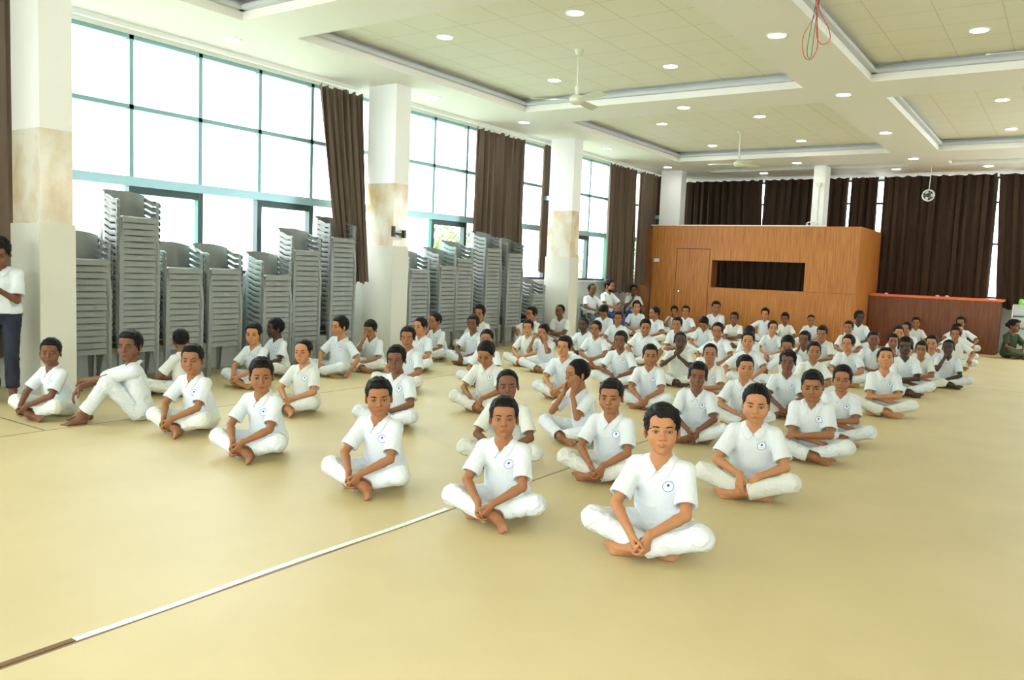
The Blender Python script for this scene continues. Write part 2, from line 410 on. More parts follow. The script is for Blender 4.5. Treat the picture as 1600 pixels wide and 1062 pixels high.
# ---- ceiling: soffit grid with raised coffers
xs = [(-8.15, -3.4), (-2.5, 2.3), (3.2, 7.6)]; ys = [(-5.4, -.15), (.8, 6.15), (6.95, 12.05), (13.15, 18.75), (20.3, 20.95)]
ce = struct(MB().box(XW - .2, XR + .2, YN - .2, YF + .2, ZT + .12, ZT + .24).build('ceiling', 'soffit'))
b = MB(); yy = [YN] + [v_ for p in ys for v_ in p] + [YF]; xx = [XW] + [v_ for p in xs for v_ in p] + [XR]
for i in range(0, len(yy), 2): b.box(XW, XR, yy[i], yy[i + 1], ZC, ZC + .10)
for (y0, y1) in ys:
    for i in range(0, len(xx), 2): b.box(xx[i], xx[i + 1], y0, y1, ZC, ZC + .10)
b.build('soffit', 'soffit', ce)
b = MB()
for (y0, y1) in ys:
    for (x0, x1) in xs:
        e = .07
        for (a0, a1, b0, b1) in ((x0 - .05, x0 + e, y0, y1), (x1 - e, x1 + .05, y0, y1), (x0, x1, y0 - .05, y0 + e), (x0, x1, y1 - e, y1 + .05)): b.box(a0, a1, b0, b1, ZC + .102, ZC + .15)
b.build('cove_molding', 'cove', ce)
b = MB()
for (y0, y1) in ys:
    for (x0, x1) in xs: b.box(x0 - .1, x1 + .1, y0 - .1, y1 + .1, ZT, ZT + .06)
b.build('tile_panel', 'ceiling_tile', ce)
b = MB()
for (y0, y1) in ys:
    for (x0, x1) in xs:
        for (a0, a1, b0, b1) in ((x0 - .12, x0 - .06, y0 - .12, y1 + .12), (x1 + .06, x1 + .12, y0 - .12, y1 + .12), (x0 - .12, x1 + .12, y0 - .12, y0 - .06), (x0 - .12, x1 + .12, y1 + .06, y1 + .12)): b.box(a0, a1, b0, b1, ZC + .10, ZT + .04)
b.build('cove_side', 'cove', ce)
# ---- walls
SILL, HEAD = 1.30, 4.19
w = struct(MB().box(XW - .2, XW, YN, YF + .2, 0, SILL).build('wall_left', 'wall_grey'))
MB().box(XW - .2, XW, YN, YF + .2, HEAD, ZC + .3).build('wall_head', 'white_paint', w)
MB().box(XW - .02, XW + .05, YN, YF, SILL - .03, SILL).build('sill', 'white_paint', w)
w = struct(MB().box(XR, XR + .2, YN, YF, 0, 3.2).build('wall_right', 'wall_grey'))
MB().box(XR, XR + .2, YN, YF, 4.0, ZC + .3).build('wall_head', 'white_paint', w)
w = struct(MB().box(XW, XR, YF, YF + .2, 0, 1.25).build('wall_back', 'wall_grey'))
MB().box(XW, XR, YF, YF + .2, 4.15, ZC + .3).build('wall_head', 'white_paint', w)
w = struct(MB().box(XW, XR, YN - .2, YN, 0, 1.1).box(.5, XR, YN - .2, YN, 1.1, 4.0).build('wall_front', 'white_paint')); MB().box(XW, XR, YN - .2, YN, 4.0, ZC + .3).build('wall_head', 'white_paint', w)
f = MB()  # unseen windows behind the camera, added to light the near-facing sides
for k in range(11): f.box(XW + k, XW + k + .05, YN - .10, YN - .04, 1.1, 4.0)
for z in (1.1, 2.4, 3.95): f.box(XW, .5, YN - .10, YN - .04, z, z + .05)
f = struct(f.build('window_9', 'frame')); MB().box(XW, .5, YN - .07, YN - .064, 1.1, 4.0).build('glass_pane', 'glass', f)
# ---- windows of the left wall, one per bay between the pillars
MULL = [.923 + .965 * k for k in range(-7, 23)]
bays = [(YN, -.95), (-.95, 4.30), (4.30, 9.53), (9.53, 14.90), (14.90, 20.4), (20.4, YF)]
tinted = {(5.75, 6.71), (10.57, 11.54), (17.33, 18.29)}
for n_, (y0, y1) in enumerate(bays):
    up_, lo_, dk = MB(), MB(), MB(); ms = [y for y in MULL if y0 + .1 < y < y1 - .1]; X0, X1 = XW - .10, XW - .02
    for y in ms: up_.box(X0, X1, y - .028, y + .028, 2.46, HEAD); dk.box(X0 - .01, X1 + .01, y - .040, y + .040, SILL, 2.36)
    up_.box(X0, X1, y0, y1, HEAD - .05, HEAD).box(X0, X1, y0, y1, 3.30, 3.355)
    dk.box(X0, X1 + .02, y0, y1, SILL, SILL + .05)
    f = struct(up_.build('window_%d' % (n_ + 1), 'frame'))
    lo_.box(X0 - .02, X1 + .04, y0, y1, 2.36, 2.475).build('transom', 'steel_blue', f)
    for y in ms[1::2]: dk.box(X0 - .01, X1 + .005, y, min(y + .965, y1), 2.27, 2.36)
    dk.build('sliding_frame', 'frame_dark', f)
    cells = [y0] + ms + [y1]; g1, g2 = MB(), MB()
    g1.box(XW - .065, XW - .058, y0, y1, 2.46, HEAD)
    hit = 0
    for a, c in zip(cells, cells[1:]):
        if any(abs(a - u) < .06 for u, _ in tinted): g2.box(XW - .085, XW - .078, a, c, SILL, 2.40); hit = 1
        else: g1.box(XW - .065, XW - .058, a, c, SILL, 2.40)
    g1.build('glass_pane', 'glass', f)
    if hit: g2.build('tinted_pane', 'glass_tinted', f)['label'] = 'green-tinted sliding pane'
# rear windows behind the curtains
f = MB(); 
for k in range(19): f.box(YF * 0 + XW + k * 1.0, XW + k * 1.0 + .05, YF + .04, YF + .10, 1.25, 4.15)
for z in (1.25, 2.53, 3.52, 4.10): f.box(XW, XR, YF + .04, YF + .10, z, z + .05)
f = struct(f.build('window_7', 'frame_dark')); MB().box(XW, XR, YF + .06, YF + .066, 1.25, 4.15).build('glass_pane', 'glass', f)
# right-hand windows (outside the picture, they light the hall)
f = MB()
for k in range(30): f.box(XR + .04, XR + .10, YN + k, YN + k + .05, 3.2, 4.0)
for z in (3.2, 3.95): f.box(XR + .04, XR + .10, YN, YF, z, z + .05)
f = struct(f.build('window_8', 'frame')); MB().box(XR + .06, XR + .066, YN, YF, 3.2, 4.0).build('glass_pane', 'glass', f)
# ---- pillars
def pillar(n_, x0, x1, y0, y1, tie=True):
    e = .02
    p = struct(MB().box(x0, x1, y0, y1, 2.76, ZC).build('pillar_%d' % n_, 'white_paint'))
    MB().box(x0, x1, y0, y1, 1.80, 2.76).build('marble_band', 'marble', p)
    MB().box(x0 - e, x1 + e, y0 - e, y1 + e, 0, 1.80).build('pillar_base', 'pillar_cladding', p, bevel=.006)
    if tie: MB().box(XW - .02, x0, (y0 + y1) / 2 - .03, (y0 + y1) / 2 + .03, 3.00, 3.09).build('tie_bar', 'steel_blue', p)
for n_, y in enumerate((-1.05, 4.15, 9.36, 14.74, 20.30)): pillar(n_ + 1, -9.28, -8.70, y, y + .33)
pillar(6, -5.34, -5.07, 20.30, 20.75, False)
# ---- wooden control booth and counter along the rear
Y0 = 20.0
bo = struct(MB().box(-9.30, -7.62, Y0, Y0 + .05, 0, 2.79).box(-5.31, -4.12, Y0, Y0 + .05, 0, 2.79).box(-7.62, -5.31, Y0, Y0 + .05, 0, 1.24).box(-7.62, -5.31, Y0, Y0 + .05, 1.93, 2.79).build('wall_booth', 'wood'))
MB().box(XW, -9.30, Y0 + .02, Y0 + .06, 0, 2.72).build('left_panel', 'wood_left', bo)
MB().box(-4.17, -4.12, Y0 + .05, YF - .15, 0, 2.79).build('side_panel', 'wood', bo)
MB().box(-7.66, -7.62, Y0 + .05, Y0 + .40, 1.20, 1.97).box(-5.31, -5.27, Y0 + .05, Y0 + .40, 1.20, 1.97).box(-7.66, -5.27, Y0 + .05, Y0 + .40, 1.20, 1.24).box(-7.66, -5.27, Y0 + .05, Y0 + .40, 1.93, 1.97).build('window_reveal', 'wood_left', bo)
MB().box(-9.35, -4.9, Y0 - .01, Y0 + .07, 2.79, 2.815).build('top_trim', 'white_plastic', bo)
MB().box(-5.31, -4.12, Y0 - .002, Y0, 1.236, 1.242).box(-9.30, -9.288, Y0 - .003, Y0, 0, 1.90).build('panel_joint', 'groove', bo)
dr = struct(MB().box(-8.575, -7.695, Y0 - .006, Y0, .02, 2.195).build('door_1', 'wood'))
MB().box(-8.59, -8.575, Y0 - .004, Y0, 0, 2.21).box(-7.695, -7.685, Y0 - .004, Y0, 0, 2.21).box(-8.59, -7.685, Y0 - .004, Y0, 2.195, 2.21).build('door_gap', 'groove', dr)
k_ = MB().lathe([(.018, 0), (.018, .03), (.034, .045), (.036, .065), (.022, .08), (0, .082)]).build('door_knob', 'chrome', dr, True); k_.rotation_euler = (pi / 2, 0, 0); k_.location = (-8.46, Y0 - .006, 1.09)
sw = tag(MB().box(-9.22, -9.07, Y0 - .012, Y0, 1.83, 1.93).build('wall_switch', 'white_plastic', bevel=.003), 'small white switch plate on the wooden booth left of its door', 'switch')
MB().box(-9.19, -9.16, Y0 - .018, Y0 - .012, 1.86, 1.90).box(-9.13, -9.10, Y0 - .018, Y0 - .012, 1.86, 1.90).build('switch_rocker', 'white_plastic', sw)
tag(MB().tube([(-9.05 + .0, 19.99, 1.84), (-9.18, 19.985, 1.83), (-9.25, 19.985, 1.80), (-9.26, 19.985, 1.2), (-9.27, 19.985, .02)], .006, 6).build('electric_cable', 'black_plastic'), 'thin dark cable running down the booth beside the white switch', 'cable')
ct = thing('counter', (-2.70, 21.75, 0), 'dark wooden counter with a bright orange top edge at the rear', 'counter')
MB().box(-1.40, 1.36, -.35, .45, 0, 1.21).build('counter_body', 'wood_dark', ct)
MB().box(-1.40, 1.42, -.38, .48, 1.21, 1.26).build('counter_top', 'orange_edge', ct, bevel=.006)
sp = thing('wall_light', (-5.18, 20.30, 3.80), 'small white lamp fixed high on the pillar behind the booth', 'light')
MB().box(-.05, .05, -.03, 0, -.05, .05).build('backplate', 'white_plastic', sp); k_ = MB().lathe([(.02, 0), (.05, .06), (.055, .12), (0, .12)]).build('lamp_head', 'fan_cream', sp, True); k_.rotation_euler = (radians(100), 0, 0); k_.location = (0, -.02, 0)
tag(MB().box(-5.215, -5.185, 20.27, 20.30, 2.82, 3.78).build('cable_conduit', 'white_plastic'), 'white cable conduit running down the rear pillar to the booth top', 'conduit')
cc = MB()
for k in range(3): cc.tube([(-5.22 + .13 * cos(a * .3 + k), 19.99 + .03 * k, 2.85 + .05 * sin(a * .3 + k)) for a in range(22)], .010, 6)
tag(cc.build('cable_coil', 'white_plastic', smooth=True), 'coil of white cable lying on the booth edge below the rear pillar', 'cable')
# ------------------------------------------------------------------ curtains
def curtain(name_label, along, y0, y1, ztop, zbot, x, folds, m, seed=0, skew=(0, 0, 0, 0), amp=.045, sag=.05, hooks=None):
    """hangs along y ('y') or along x ('x'); skew = shift of the bottom's two ends, and of its distance from the wall"""
    rs = np.random.RandomState(seed); nu, nv = max(24, int(folds * 7)), 26
    ph = np.cumsum(rs.uniform(.5, 1.5, nu + 1)); ph = ph / ph[-1] * folds * 2 * pi
    G = np.zeros((nu + 1, nv + 1, 3)); hk = hooks or max(3, int(folds * .8))
    for i in range(nu + 1):
        u = i / nu
        for j in range(nv + 1):
            q = j / nv; a0 = y0 + (y1 - y0) * u; b0 = (y0 + skew[0]) + (y1 + skew[1] - y0 - skew[0]) * u
            s_ = q ** 1.15; pos = a0 + (b0 - a0) * s_; off = x + skew[2] * s_ * (.6 + .4 * u)
            z = ztop + (zbot - ztop) * q
            if j < 3: z -= sag * abs(sin(pi * u * hk)) * (1 - j / 3)
            z += (.03 * sin(ph[i] * .5)) * (q > .97)
            f = amp * (1 - .35 * q if skew[0] or skew[1] else 1) * (sin(ph[i] + .6 * sin(q * 3 + seed)) + .4 * sin(2.3 * ph[i] + q * 1.5))
            pos += .25 * amp * sin(ph[i] * 1.7 + 2 * q)
            G[i, j] = (off + f, pos, z) if along == 'y' else (pos, off + f, z)
    o = MB().sheet(G, .004).build('curtain', m, smooth=True); return tag(o, name_label, 'curtain')
curtain('dark brown curtain at the extreme left edge, behind the standing man', 'y', 2.9, 4.24, 4.17, .35, -9.42, 9, 'curtain', 1)
curtain('brown curtain pulled aside diagonally over the chairs to the second pillar', 'y', 8.52, 9.42, 4.17, 1.22, -9.50, 7, 'curtain', 2, (.22, -.26, .50, 0))
curtain('wide brown curtain behind the chair stacks between second and third pillars', 'y', 12.44, 14.13, 4.17, 1.55, -9.53, 10, 'curtain', 3)
curtain('narrow strip of brown curtain at the third pillar edge', 'y', 14.78, 15.2, 4.18, 1.45, -9.50, 3, 'curtain', 4)
curtain('long brown curtain by the seated teachers, reaching the low wall', 'y', 17.8, 19.32, 4.17, 1.02, -9.50, 10, 'curtain', 5)
curtain('brown curtain in the rear left corner above the booth', 'y', 19.42, 21.9, 4.18, 1.2, -9.50, 12, 'curtain', 6)
for lab, a, b, zb, sd, n_ in (('dark brown curtain over the booth, left of the thin bright gap', -9.62, -7.24, 1.15, 7, 12), ('dark brown curtain over the booth between bright gap and rear pillar', -7.17, -4.99, 1.15, 8, 11),
                          ('narrow dark curtain right of the rear pillar, before the tall bright slit', -4.95, -4.27, 1.15, 10, 4), ('widest dark brown curtain hanging behind the orange-topped counter', -4.17, -1.70, 1.24, 11, 13)):
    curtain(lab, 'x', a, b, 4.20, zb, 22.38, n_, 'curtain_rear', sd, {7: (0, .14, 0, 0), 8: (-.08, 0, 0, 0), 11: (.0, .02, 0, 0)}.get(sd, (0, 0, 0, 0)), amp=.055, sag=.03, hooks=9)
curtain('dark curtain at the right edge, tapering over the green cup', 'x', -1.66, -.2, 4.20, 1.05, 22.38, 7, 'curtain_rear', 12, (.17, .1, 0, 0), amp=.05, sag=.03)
tag(MB().box(-9.53, -9.48, -6, 22, 4.19, 4.25).build('curtain_rail', 'white_paint'), 'thin white curtain rail under the ceiling along the windows', 'rail')
tag(MB().box(-9.4, 6, 22.36, 22.41, 4.19, 4.25).build('curtain_rail', 'white_paint'), 'thin white curtain rail under the ceiling along the rear wall', 'rail')
# ------------------------------------------------------------------ lamps, fans, hanging things
dl = thing('ceiling_downlight', (0, 0, 0), '', 'light')
MB().lathe([(.100, 0), (.118, .0), (.118, -.006), (.098, -.010), (.092, -.004)], n=28).build('trim_ring', 'lamp_ring', dl, True)
MB().lathe([(0, -.0075), (.094, -.0065), (.094, -.001), (0, -.001)], n=28).build('diffuser', 'lamp_glow', dl, True)
zc, zt = ZC, ZT
LIGHTS = [(-4.95, 8.25, zt, 'in the near fan coffer, top centre of the picture'), (-6.95, 8.35, zt, 'left of the near ceiling fan, nearer the windows'),
 (-6.92, 11.0, zt, 'just left of the near fan rod, behind it'), (-4.96, 10.95, zt, 'right of the near fan blades in the same coffer'), (-2.97, 9.35, zc, 'in the long beam beside the hanging red wires'),
 (-5.48, 12.7, zc, 'in the cross beam between the two fan coffers'), (-6.93, 15.05, zt, 'in the far fan coffer, front left'), (-4.98, 15.0, zt, 'in the far fan coffer, front right'),
 (-3.00, 12.7, zc, 'at the crossing of the long beam and cross beam'), (-5.03, 17.95, zt, 'in the far fan coffer, rear right'), (-7.0, 17.95, zt, 'in the far fan coffer, rear left beside the far fan'),
 (-3.05, 16.2, zc, 'in the long beam midway to the rear'), (-3.11, 19.75, zc, 'in the long beam where it meets the rear strip'), (-1.14, 10.9, zt, 'in the near right coffer, brightest at the top right corner'),
 (-1.17, 15.05, zt, 'in the far right coffer, front one'), (-1.20, 17.85, zt, 'in the far right coffer, rear one'), (-5.59, 19.7, zc, 'in front of the rear pillar by the far fan'),
 (-6.9, 21.4, zc, 'in the rearmost strip left of the rear pillar'), (-3.73, 21.4, zc, 'in the rearmost strip above the tall bright slit'), (-1.82, 21.4, zc, 'in the rearmost strip above the counter end'),
 (-8.95, 6.6, zc, 'in the window-side strip above the near windows'), (-8.72, 12.86, zc, 'in the window-side strip above the wide curtain'), (-8.84, 10.4, zc, 'in the window-side strip just past the second pillar'),
 (-8.80, 19.6, zc, 'in the window-side strip at the rear corner'), (-8.79, 16.3, zc, 'in the window-side strip past the third pillar')]
for i, (x, y, z, where) in enumerate(LIGHTS):
    o = dl if i == 0 else copy_tree(dl); o.location = (x, y, z); o['label'] = ('round lit downlight ' + where); o['group'] = 'round ceiling downlights'
def fan(loc, rz, label):
    f = thing('ceiling_fan', loc, label, 'fan', 'cream ceiling fans', rz); top = ZT - loc[2]
    MB().tube([(0, 0, .10), (0, 0, top)], .012).build('downrod', 'fan_cream', f, True)
    MB().lathe([(0, top - .075), (.035, top - .07), (.06, top - .01), (.06, top)], n=20).build('canopy', 'fan_cream', f, True)
    MB().lathe([(0, -.05), (.06, -.045), (.10, -.01), (.105, .03), (.07, .065), (.025, .09), (.03, .19), (.015, .20), (0, .20)], n=28).build('motor_housing', 'fan_cream', f, True)
    for k in range(3):
        a = k * 2 * pi / 3; G = []
        for i in range(9):
            r = .12 + .50 * i / 8; w = .045 + .03 * i / 8 if i < 8 else .05
            G.append([(r, (q - .5) * 2 * w, .012 + (q - .5) * -.035) for q in (0, .33, .66, 1)])
        G = np.array(G); R3 = np.array([[cos(a), -sin(a), 0], [sin(a), cos(a), 0], [0, 0, 1]])
        MB().sheet(G @ R3.T, .004).build('blade', 'fan_cream', f, True)
fan((-5.70, 9.64, 3.80), radians(95), 'cream three-bladed ceiling fan hanging nearest, above the middle of the hall')
fan((-5.80, 16.35, 3.80), radians(70), 'cream ceiling fan farther back, before the booth')
fan((-.30, 9.55, 3.85), radians(180), 'ceiling fan cut by the top right edge, one blade showing')
hf = thing('hanging_fan', (-2.97, 21.3, 3.60), 'small round caged fan hanging on a rod before the rear curtains', 'fan')
MB().tube([(0, 0, .12), (.02, 0, ZC - 3.60)], .008).build('rod', 'white_plastic', hf)
ring = MB().tube([(.125 * cos(a * pi / 14), -.03, .125 * sin(a * pi / 14)) for a in range(29)], .016, 8)
for k in range(12): ring.tube([(.03 * cos(k * pi / 6), -.05, .03 * sin(k * pi / 6)), (.12 * cos(k * pi / 6), -.035, .12 * sin(k * pi / 6))], .003, 5)
ring.build('cage', 'white_plastic', hf, True)
k_ = MB().lathe([(0, -.05), (.045, -.04), (.05, .05), (0, .06)]).build('hub', 'black_plastic', hf, True); k_.rotation_euler = (pi / 2, 0, 0)
for k in range(3):
    a = k * 2 * pi / 3; bl = MB().box(.03, .105, -.004, .004, -.03, .03).build('blade', 'fan_cream', hf, bevel=.002); bl.rotation_euler = (0, a, 0)
wr = thing('hanging_wires', (-2.36, 8.6, 3.75), 'loose loops of red and green wire dangling from the ceiling', 'wire')
for nm, mt, pts in (('red_wire', 'red_wire', [(.02, .0, .74), (.0, 0, .45), (-.10, 0, .25), (-.09, .01, .06), (-.02, .0, .0), (.04, 0, .10), (.03, .0, .30), (.0, 0, .50), (-.01, 0, .74)]),
                    ('red_wire', 'red_wire', [(.0, .01, .74), (.03, 0, .50), (.14, 0, .28), (.15, .02, .17), (.08, .0, .14), (.03, 0, .22), (.02, .0, .40), (.03, 0, .74)]),
                    ('green_wire', 'green_wire', [(.02, .02, .74), (-.02, 0, .42), (-.06, .01, .10), (-.02, .02, .04), (.01, 0, .40), (.03, 0, .55), (.06, 0, .74)])):
    P = np.array(pts); T_ = np.linspace(0, len(P) - 1, 60); sm = []
    for t_ in T_:
        i = min(int(t_), len(P) - 2); u = t_ - i; p0, p1, p2, p3 = P[max(i - 1, 0)], P[i], P[i + 1], P[min(i + 2, len(P) - 1)]
        sm.append(tuple(.5 * (2 * p1 + (p2 - p0) * u + (2 * p0 - 5 * p1 + 4 * p2 - p3) * u * u + (3 * p1 - p0 - 3 * p2 + p3) * u ** 3)))
    MB().tube(sm, .0045, 6).build(nm, mt, wr, True)
# bracket on the second pillar
br = thing('wall_bracket', (-8.69, 9.45, 2.0), 'black metal bracket with springs on the second pillar', 'bracket')
MB().box(.0, .05, -.14, -.10, -.06, .10).build('clamp', 'black_plastic', br); MB().box(.0, .05, .10, .14, -.07, .05).build('clamp', 'black_plastic', br)
MB().tube([(.025, -.12, 0), (.025, .12, -.02)], .014).build('arm', 'black_plastic', br)
s_ = MB()
for q in (-.04, .0, .04): s_.tube([(.03 + .015 * cos(a), q + .01 * sin(a * .7), -.10 + a * .008) for a in range(22)], .004, 5)
s_.build('spring', 'chrome', br, True)
# floor tape: white tape up to the boy, bare brown seam strip before it
G = [[(-3.165 + .018 * s__ + .006 * sin(y * 4), y, .0035) for s__ in (1, -1)] for y in np.linspace(1.62, 3.98, 40)]
tag(MB().sheet(G, .003).build('floor_tape', 'white_plastic'), 'long strip of white tape on the carpet seam at the left foreground', 'tape')
G = [[(-3.165 + .016 * s__, y, .0030) for s__ in (1, -1)] for y in np.linspace(.4, 1.62, 20)]
mat('brown_tape', (.16, .085, .035), .7); tag(MB().sheet(G, .0025).build('floor_tape', 'brown_tape'), 'brown strip continuing the white floor tape into the bottom left corner', 'tape')
# clear plastic rack with a green cup, small things on the counter
rk = thing('plastic_rack', (-.80, 22.05, 0), 'clear plastic drawer rack at the right edge behind the sitting woman', 'rack')
for k in range(4):
    MB().box(-.30, .30, -.18, .18, .10 + k * .27, .33 + k * .27).build('drawer', 'clear_plastic', rk, bevel=.02)
MB().box(-.32, .32, -.20, .20, 1.13, 1.16).build('rack_top', 'clear_plastic', rk, bevel=.01)
MB().box(-.32, -.29, -.2, .2, 0, 1.13).box(.29, .32, -.2, .2, 0, 1.13).build('rack_frame', 'white_plastic', rk)
tag(MB().lathe([(0, 0), (.045, 0), (.055, .02), (.050, .10), (.035, .125), (0, .13)], c=(-.96, 21.98, 1.16)).build('green_cup', 'green_plastic', smooth=True), 'bright green cup standing upside down on the plastic rack', 'cup')
for i, (x, lab) in enumerate(((-3.76, 'tiny white scrap on the left part of the orange counter top'), (-2.64, 'tiny white item left of another on the orange counter top'), (-2.44, 'rounded white item on the middle of the orange counter top'))):
    tag(MB().lathe([(0, 0), (.04, 0), (.045, .02), (.02, .035), (0, .035)], c=(x, 21.6, 1.26), n=12).build('paper_scrap', 'white_plastic', smooth=True), lab, 'scrap')
# trees outside the windows
noise_mat('leaves', (.10, .20, .05), (.20, .32, .09), 3, .7); mat('bark', (.12, .09, .06), .9); mat('ground_outside', (.35, .38, .28), .9)
struct(MB().box(-60, XW - .2, -30, 60, -3.2, -3.0).build('ground', 'ground_outside'))
def tree(x, y, h, r, seed, label):
    rs = np.random.RandomState(seed); t_ = thing('tree', (x, y, -3.0), label, 'tree')
    MB().tube([(0, 0, 0), (.1, .05, h * .5), (0, 0, h * .8)], [.16, .12, .06], 8).build('trunk', 'bark', t_, True)
    bm = bmesh.new()
    for k in range(1500):
        d = unit(rs.normal(size=3)); p = A_(0, 0, h * .75) + d * A_(r, r, r * .85) * rs.uniform(.35, 1) ** .6; s__ = rs.uniform(.08, .17); a = unit(rs.normal(size=3)); b_ = unit(np.cross(a, rs.normal(size=3)))
        bm.faces.new([bm.verts.new(p + a * s__ * u + b_ * s__ * .6 * w_) for u, w_ in ((-1, 0), (0, -.6), (1, 0), (0, .6))])
    me = bpy.data.meshes.new('foliage'); bm.to_mesh(me); bm.free(); me.materials.append(M['leaves']); o = bpy.data.objects.new('foliage', me); C.objects.link(o); o.parent = t_
tree(-15.5, 18.8, 5.6, 1.8, 1, 'pale tree outside seen through the tinted pane past the second pillar')
tree(-17.0, 32.5, 5.4, 2.4, 2, 'pale tree outside seen through the window before the seated teachers')
# ------------------------------------------------------------------ moulded plastic armchairs
def chair_proto():
    """faces -y; origin on the floor under the seat"""
    r = thing('plastic_armchair', (0, 0, 0), '', 'chair')
    ys_ = [(.19, .438), (.12, .430), (.04, .426), (-.06, .428), (-.14, .432), (-.190, .433), (-.214, .429), (-.222, .418), (-.225, .364)]
    G = []
    for k in range(17):
        u = -1 + 2 * k / 16; x = u * .226; row = []
        for j, (y, z) in enumerate(ys_):
            zz = z + .010 * u * u; 
            if j >= 7: zz += (.010 * (1 - u * u) - .003) * (j - 6) / 2
            if abs(u) > .9: zz -= .022 if j < 7 else .004
            row.append((x * (1 if j < 7 else 1.0), y, zz))
        G.append(row)
    MB().sheet(G, .007).build('seat', 'chair_plastic', r, True)
    def path(t):     # U seen from above, t in -1..1, 0 = middle of the back
        a = abs(t); s_ = 1 if t > 0 else -1
        if a < .5: th = a / .5 * pi / 2; return s_ * .245 * sin(th) ** .8, .215 * cos(th) ** .9 + .03
        return s_ * (.245 + .012 * (a - .5) / .5), .03 - (a - .5) / .5 * .235
    G = []
    for k in range(29):
        t_ = -.46 + .92 * k / 28; x, y = path(t_); e = abs(t_) / .46; top = .760 - .075 * max(0, e - .25) ** 1.5; row = []
        for j in range(9):
            q = j / 8; z = .445 + (top - .445) * q; o = .030 * q
            row.append((x * (1 + o * .5), y + o * (1 - e * .7), z))
        G.append(row)
    MB().sheet(G, .007).build('backrest', 'chair_plastic', r, True)
    for s_ in (-1, 1):
        G = []
        for k in range(13):
            t_ = s_ * (.42 + .58 * k / 12); x, y = path(t_); z1 = .690 - .055 * min(1, k / 6)
            if k > 10: z1 -= .012 * (k - 10)
            G.append([(x + s_ * .012, y, z1 - .052), (x + s_ * .020, y, z1 - .02), (x + s_ * .012, y, z1), (x - s_ * .022, y, z1 + .004)])
        b_ = MB().sheet(G, .007)
        b_.sheet([[(s_ * .257, -.205 + .0, .63), (s_ * .257, -.150, .63)], [(s_ * .250, -.212, .52), (s_ * .250, -.165, .52)], [(s_ * .236, -.215, .40), (s_ * .236, -.170, .40)]], .007)
        b_.build('armrest', 'chair_plastic', r, True)
    for sx, sy in ((1, -1), (-1, -1), (1, 1), (-1, 1)):
        x0, y0 = sx * .228, (-.210 if sy < 0 else .175); x1, y1 = sx * .252, (-.235 if sy < 0 else .235)
        b_ = MB()
        for dx, dy in ((-sx * .055, 0), (0, -sy * .055)):
            b_.sheet([[(x0 + (x1 - x0) * q, y0 + (y1 - y0) * q, .425 * (1 - q)), (x0 + (x1 - x0) * q + dx * (1 - .45 * q), y0 + (y1 - y0) * q + dy * (1 - .45 * q), .425 * (1 - q))] for q in (0, .25, .5, .75, 1)], .007)
        b_.build('leg', 'chair_plastic', r)
    return r
ORD = ['', 'second', 'third', 'fourth', 'fifth', 'sixth', 'seventh', 'eighth', 'ninth', 'tenth', 'eleventh', 'twelfth', 'thirteenth', 'fourteenth', 'fifteenth', 'sixteenth', 'seventeenth', 'eighteenth', 'nineteenth', 'twentieth', 'twenty-first', 'twenty-second']
# y of the stack, how many chairs, distance from the wall line, small turn, what singles the stack out
STACKS = [(4.83, 15, -9.27, -2, 'in the stack half hidden by the first pillar'), (5.40, 22, -9.25, 2, 'in the tallest stack by the first pillar'),
 (6.02, 14, -9.27, -1, 'in the left one of two equal low stacks'), (6.60, 14, -9.27, 1, 'in the right one of two equal low stacks'),
 (7.42, 13, -9.25, 2, 'in the low stack left of the medium one'), (7.98, 18, -9.29, -1, 'in the medium stack beside the diagonal curtain stack'), (8.66, 21, -9.28, 1, 'in the tall stack under the diagonal curtain'),
 (10.42, 15, -9.28, 0, 'in the stack just past the second pillar'), (11.08, 16, -9.22, 3, 'in the second stack past the second pillar'), (11.66, 18, -9.30, 0, 'in the third stack past the second pillar'),
 (12.48, 21, -9.26, 1, 'in the sunlit tall stack under the wide curtain'), (13.22, 20, -9.27, -2, 'in the stack right of the sunlit tall one'), (14.12, 9, -9.27, 0, 'in the short stack touching the third pillar')]
proto = chair_proto(); used = False
rs = np.random.RandomState(4)
def put_chair(loc, rz, label, group):
    global used
    o = copy_tree(proto) if used else proto; used = True
    o.location = loc; o.rotation_euler = (0, 0, rz); o['label'] = label; o['group'] = group; return o
for y, n_, x, turn, where in STACKS:
    for k in range(n_):
        top = n_ - 1 - k; lab = 'grey plastic armchair, ' + ('topmost ' if top == 0 else ('bottom one ' if k == 0 else ORD[top] + ' from the top ')) + where
        put_chair((x + .0012 * k, y + rs.uniform(-.002, .002), .072 * k), radians(90 + turn + rs.uniform(-.5, .5)), lab, 'chairs stacked ' + where)
tc1 = put_chair((-9.27, 16.78, 0), radians(62), 'grey plastic armchair under the teacher nearest the third pillar', 'chairs the teachers sit on')
tc2 = put_chair((-9.22, 17.62, 0), radians(70), 'grey plastic armchair under the bearded teacher', 'chairs the teachers sit on')
tc3 = put_chair((-9.38, 19.30, 0), radians(30), 'grey plastic armchair under the teacher resting his chin on his hand', 'chairs the teachers sit on')
